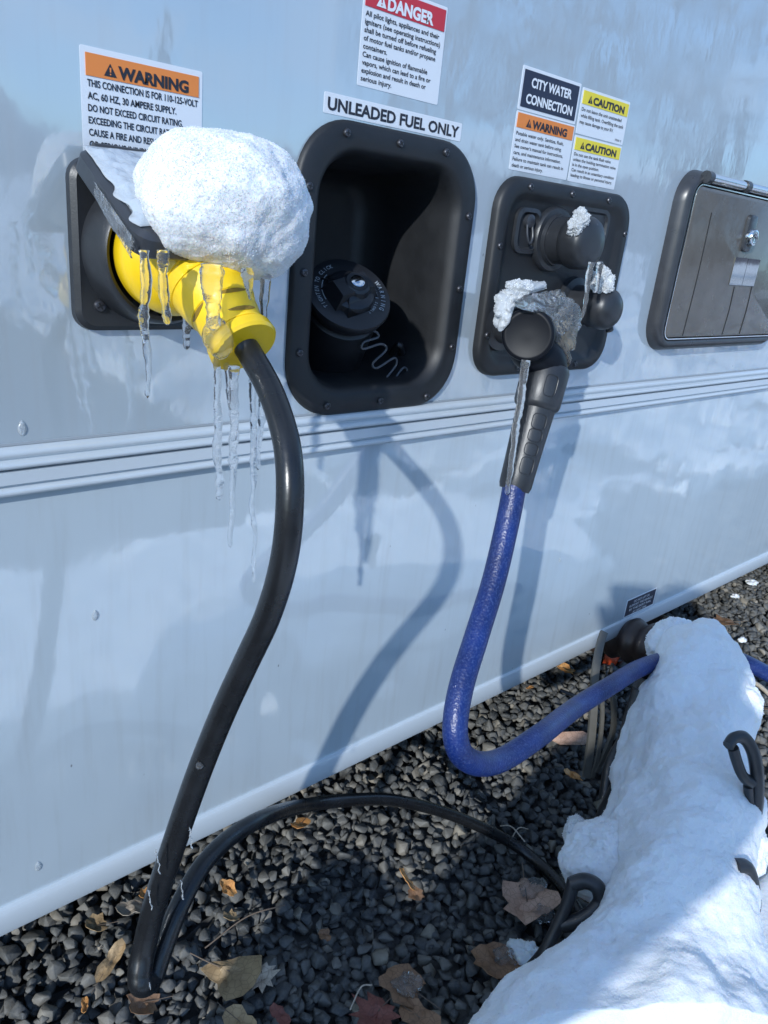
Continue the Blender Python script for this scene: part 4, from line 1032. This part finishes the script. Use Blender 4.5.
# icy bits near the frosted leaves
for i, (u_, v_, r_, lb) in enumerate(((505, 958, (.012, .010, .006), 'patch of ice on the brown leaf left of the mound'), (405, 985, (.010, .012, .005), 'patch of ice on the frosted brown leaf'), (530, 888, (.016, .012, .006), 'patch of ice on the pinkish leaf'), (540, 915, (.010, .008, .006), 'small patch of ice beside the pinkish leaf'), (528, 960, (.014, .030, .010), 'slush wedge at the left foot of the mound'))):
    snow_thing('ice_patch', [(atz(u_, v_, .032), r_), (atz(u_, v_, .032) + Vector((.010, -.004, 0)), tuple(x * .6 for x in r_))], 'ice_clear' if i < 4 else 'snow_ice', 5, .0093, 60 + i, lb, 'ice', 'ice patches on the gravel', fine=.001)
for i, (u_, v_, r_, lb) in enumerate(((752, 582, (.022, .014, .005), 'scrap of snow on the dark gravel at the far right'), (735, 596, (.014, .008, .004), 'small scrap of snow on gravel nearer the skirt'), (742, 640, (.012, .008, .004), 'bit of snow just beyond the blue hose'))):
    snow_thing('snow_scrap', [(atz(u_, v_, .03), r_)], 'snow', 4, .01, 80 + i, lb, 'snow', 'scraps of snow on the far gravel', fine=.001)

# =============================================================== photographer
def skin_body(name, joints, edges, mat, parent=None):
    me = bpy.data.meshes.new(name); me.from_pydata([j[0] for j in joints], edges, []); o = bpy.data.objects.new(name, me); col.objects.link(o)
    md = o.modifiers.new('s', 'SKIN'); sv = me.skin_vertices[0].data
    for i, j in enumerate(joints): sv[i].radius = j[1] if isinstance(j[1], tuple) else (j[1], j[1])
    sv[0].use_root = True
    o.modifiers.new('d', 'SUBSURF').levels = 2
    bpy.context.view_layer.update()
    m2 = bpy.data.meshes.new_from_object(o.evaluated_get(bpy.context.evaluated_depsgraph_get()))
    bpy.data.objects.remove(o); m2.materials.clear(); m2.materials.append(MATS[mat]); m2.shade_smooth()
    o = bpy.data.objects.new(name, m2); col.objects.link(o)
    if parent is not None: o.parent = parent; m2.transform(Matrix.Translation(-root_loc(parent)))
    return o
def pq(p, q, z): # shadow-aligned frame: p across the sun's direction, q along it
    return (.885 * q + .466 * p, .466 * q - .885 * p, z)
Jb = [(pq(.33, -.66, .33), .11), (pq(.38, -.66, .46), .070), (pq(.455, -.65, .61), .055), (pq(.59, -.64, .79), .085), (pq(.605, -.62, .835), .05), (pq(.62, -.60, .90), (.075, .09)), (pq(.62, -.59, .97), (.05, .06)),
      (pq(.38, -.56, .37), .085), (pq(.20, -.50, .42), .06), (pq(.30, -.62, .10), .042), (pq(.24, -.54, .045), (.035, .04)),
      (pq(.42, -.74, .33), .085), (pq(.24, -.82, .40), .06), (pq(.36, -.86, .10), .042), (pq(.28, -.82, .04), (.035, .04)),
      (pq(.66, -.55, .76), .055), (pq(.70, -.44, .74), .042), (pq(.60, -.36, .77), .032), (pq(.53, -.325, .78), .024),
      (pq(.58, -.74, .76), .05), (pq(.56, -.62, .80), .040), (pq(.52, -.46, .785), .030), (pq(.49, -.36, .79), .022)]
Je = [(0, 1), (1, 2), (2, 3), (3, 4), (4, 5), (5, 6), (0, 7), (7, 8), (8, 9), (9, 10), (0, 11), (11, 12), (12, 13), (13, 14), (3, 15), (15, 16), (16, 17), (17, 18), (3, 19), (19, 20), (20, 21), (21, 22)]
person = skin_body('person', Jb, Je, 'jacket_cloth')
recentre(person); tag(person, 'person crouching with a phone whose shadow falls on the snow', 'person')
hc_ = Vector(pq(.62, -.60, .935)); m, bmx = blob('hair', [(hc_ + Vector((-.02, -.01, .02)), (.085, .085, .07))], 'hair', 4, .006, 2, '', '', fine=.001); bmx.free(); m.build('hair', 'hair', person, 180)
ff = Vector((.70, .70, -.1)).normalized()
m = MB().lathe([(0, .03), (.05, .062), (.085, .066), (.098, .05), (.104, .02)], hc_ - Vector((0, 0, .02)), ff, 24); m.build('face', 'skin', person)
for hb in (pq(.53, -.325, .785), pq(.49, -.36, .795)):
    hb = Vector(hb)
    for k in range(4):
        a_ = hb + Vector((.006 * k - .01, -.004 * k, .012)); m = MB().tube(spline([a_, a_ + Vector((.02, .025, .02 - .01 * k)), a_ + Vector((.035, .03, .012 - .012 * k))], 5), [.008] * 10 + [.006], 8); m.build('finger', 'skin', person, 180)
m = MB().box(-.038, .038, -.004, .004, -.075, .075); phn = m.build('phone', 'cap_plastic')
phn.location = Vector(CAM) - Vector(CR[:, 2]) * .030 + Vector(CR[:, 0]) * .022 + Vector(CR[:, 1]) * .055
phn.rotation_euler = Matrix([[CR[i, 0], CR[i, 2], -CR[i, 1]] for i in range(3)]).to_euler()
tag(phn, 'black phone held up by the crouching person', 'phone')

# ============================================== evergreens beyond the lot (seen in the gloss)
def tree(x, y, h, seed, label):
    rd = random.Random(seed); t = empty('pine_tree', (x, y, 0), label, 'tree', 'evergreen trees across the lot')
    m = MB().tube([(x, y, -.1), (x + .1, y, h * .5), (x, y, h)], [h * .022, h * .014, h * .003], 8); m.build('trunk', 'bark', t)
    m = MB()
    for lv in range(26):
        f_ = lv / 25; z = h * (.10 + .88 * f_); R0 = h * .22 * (1 - f_) ** .8 + .1
        for k in range(9):
            a_ = rd.uniform(0, 6.28); r = R0 * rd.uniform(.65, 1.1); d_ = Vector((math.cos(a_), math.sin(a_), 0)); s_ = d_.cross(Vector((0, 0, 1)))
            for q in range(5):
                c = Vector((x, y, z)) + d_ * (r * (q + .5) / 5) + Vector((0, 0, -r * .28 * ((q + .5) / 5) ** 1.4 + rd.uniform(-.1, .1))); w_ = R0 * .20 * (1.2 - q / 6)
                m.add([c + s_ * w_ + Vector((0, 0, -.12)), c + d_ * (r * .28), c - s_ * w_ + Vector((0, 0, -.12)), c - d_ * r * .12 + Vector((0, 0, .1))], [(0, 1, 2, 3)])
    m.build('crown', 'needles', t, 180)
for i, (x, y, h) in enumerate(((26, -30, 8), (34, -24, 10), (44, -22, 9), (52, -14, 8), (18, -36, 9), (9, -40, 8))):
    tree(x, y, h, i, ['evergreen tree mid-way along the far row', 'tallest evergreen of the far row', 'evergreen right of the tallest', 'rightmost evergreen of the far row', 'evergreen second from the left in the far row', 'leftmost evergreen of the far row'][i])

def bare_tree(x, y, h, seed, label):
    rd = random.Random(seed); t = empty('bare_tree', (x, y, 0), label, 'tree', 'leafless trees across the lot')
    m = MB().tube([(x, y, -.1), (x + .15, y, h * .4), (x, y + .1, h * .95)], [h * .03, h * .018, h * .003], 8); m.build('trunk', 'bark', t)
    m = MB()
    def br(p, d, L, r, lv):
        q = p + d * L; m.tube([p, p.lerp(q, .5) + Vector((rd.uniform(-1, 1), rd.uniform(-1, 1), rd.uniform(-1, 1))) * L * .06, q], [r, r * .7, r * .4], 4, caps=False)
        if lv == 0: return
        for k in range(5 if lv > 1 else 6):
            f_ = rd.uniform(.25, 1); n_ = Vector((rd.gauss(0, 1), rd.gauss(0, 1), rd.gauss(0, .7))).normalized()
            br(p.lerp(q, f_), (d * .75 + n_ * .75 + Vector((0, 0, .15))).normalized(), L * rd.uniform(.45, .65), r * .5, lv - 1)
    for k in range(13):
        a_ = k * 2.4; z = h * (.18 + .75 * k / 13); br(Vector((x + .1, y, z)), Vector((math.cos(a_), math.sin(a_), .8)).normalized(), h * .30 * (1.1 - .5 * k / 13), h * .009, 3)
    m.build('crown', 'twig_mass', t, 180)
simple('twig_mass', (.15, .13, .135), .9)
bare_tree(19.6, -15.5, 10, 3, 'widest leafless tree across the lot')
bare_tree(15.0, -15.0, 9, 5, 'leafless tree on the near end of the row')
bare_tree(24.0, -13.6, 9.5, 8, 'leafless tree nearest the coach line')
hv = []; hx = np.linspace(-260, 420, 220)
for i, x in enumerate(hx):
    for j, (yy, f_) in enumerate(((-150, 0), (-165, .55), (-185, 1.0), (-230, .8), (-300, 0))):
        hh = 15 + 8 * mn.noise(Vector((x * .02, 3, 0))) + 3 * mn.noise(Vector((x * .09, 5, 0))) + 1.5 * mn.noise(Vector((x * .4, j, 0)))
        hv.append((x, yy + (x - 60) * .25, hh * f_ - .5))
m = MB().add(hv, [(i * 5 + j, (i + 1) * 5 + j, (i + 1) * 5 + j + 1, i * 5 + j + 1) for i in range(219) for j in range(4)])
simple('bare_woods', (.16, .14, .15), .95, var=.3)
tag(m.build('hills', 'bare_woods'), kind='structure')

# =================================================================== light
SD = Vector((-1.9, -1.0, .95)).normalized()     # towards the sun
sun = bpy.data.lights.new('sun', 'SUN'); sun.energy = 2.8; sun.angle = D2R(.8); sun.color = (.96, .98, .98)
so = bpy.data.objects.new('sun', sun); col.objects.link(so); so.rotation_euler = (-SD).to_track_quat('-Z', 'Y').to_euler(); so.location = (-5, -5, 6)
w = bpy.data.worlds.new('World'); scene.world = w; w.use_nodes = True; nt = w.node_tree
bg = nt.nodes['Background']; sky = nt.nodes.new('ShaderNodeTexSky'); sky.sky_type = 'NISHITA'; sky.sun_disc = False
sky.sun_elevation = math.asin(SD.z); sky.sun_rotation = math.atan2(SD.x, SD.y) % (2 * math.pi)
sky.air_density = 1.0; sky.dust_density = .3; sky.ozone_density = 1.6
bg.inputs['Strength'].default_value = .15
tc = nt.nodes.new('ShaderNodeTexCoord')
mp = nt.nodes.new('ShaderNodeMapping'); mp.inputs['Scale'].default_value = (1, 1, 1.6); mp.inputs['Location'].default_value = (3.3, 1.2, 0); nt.links.new(tc.outputs['Generated'], mp.inputs[0])
f1 = noise_tex(nt, mp.outputs[0], 2.6, 7, .62)
cl_ = ramp(nt, f1, [(.47, (0, 0, 0)), (.57, (.85, .85, .85))])
sk_ = mixc(nt, 1.0, sky.outputs[0], (.66, .98, 1.34), 'MULTIPLY')
c_ = mixc(nt, cl_, sk_, (3.0, 4.0, 5.5))
nt.links.new(c_, bg.inputs['Color'])
scene.view_settings.view_transform = 'Standard'; scene.view_settings.look = 'None'; scene.view_settings.exposure = .42; scene.view_settings.gamma = 1
scene.cycles.max_bounces = 10; scene.cycles.transmission_bounces = 8; scene.cycles.caustics_refractive = True; scene.cycles.caustics_reflective = False
scene.cycles.use_denoising = True; scene.cycles.sample_clamp_indirect = 6
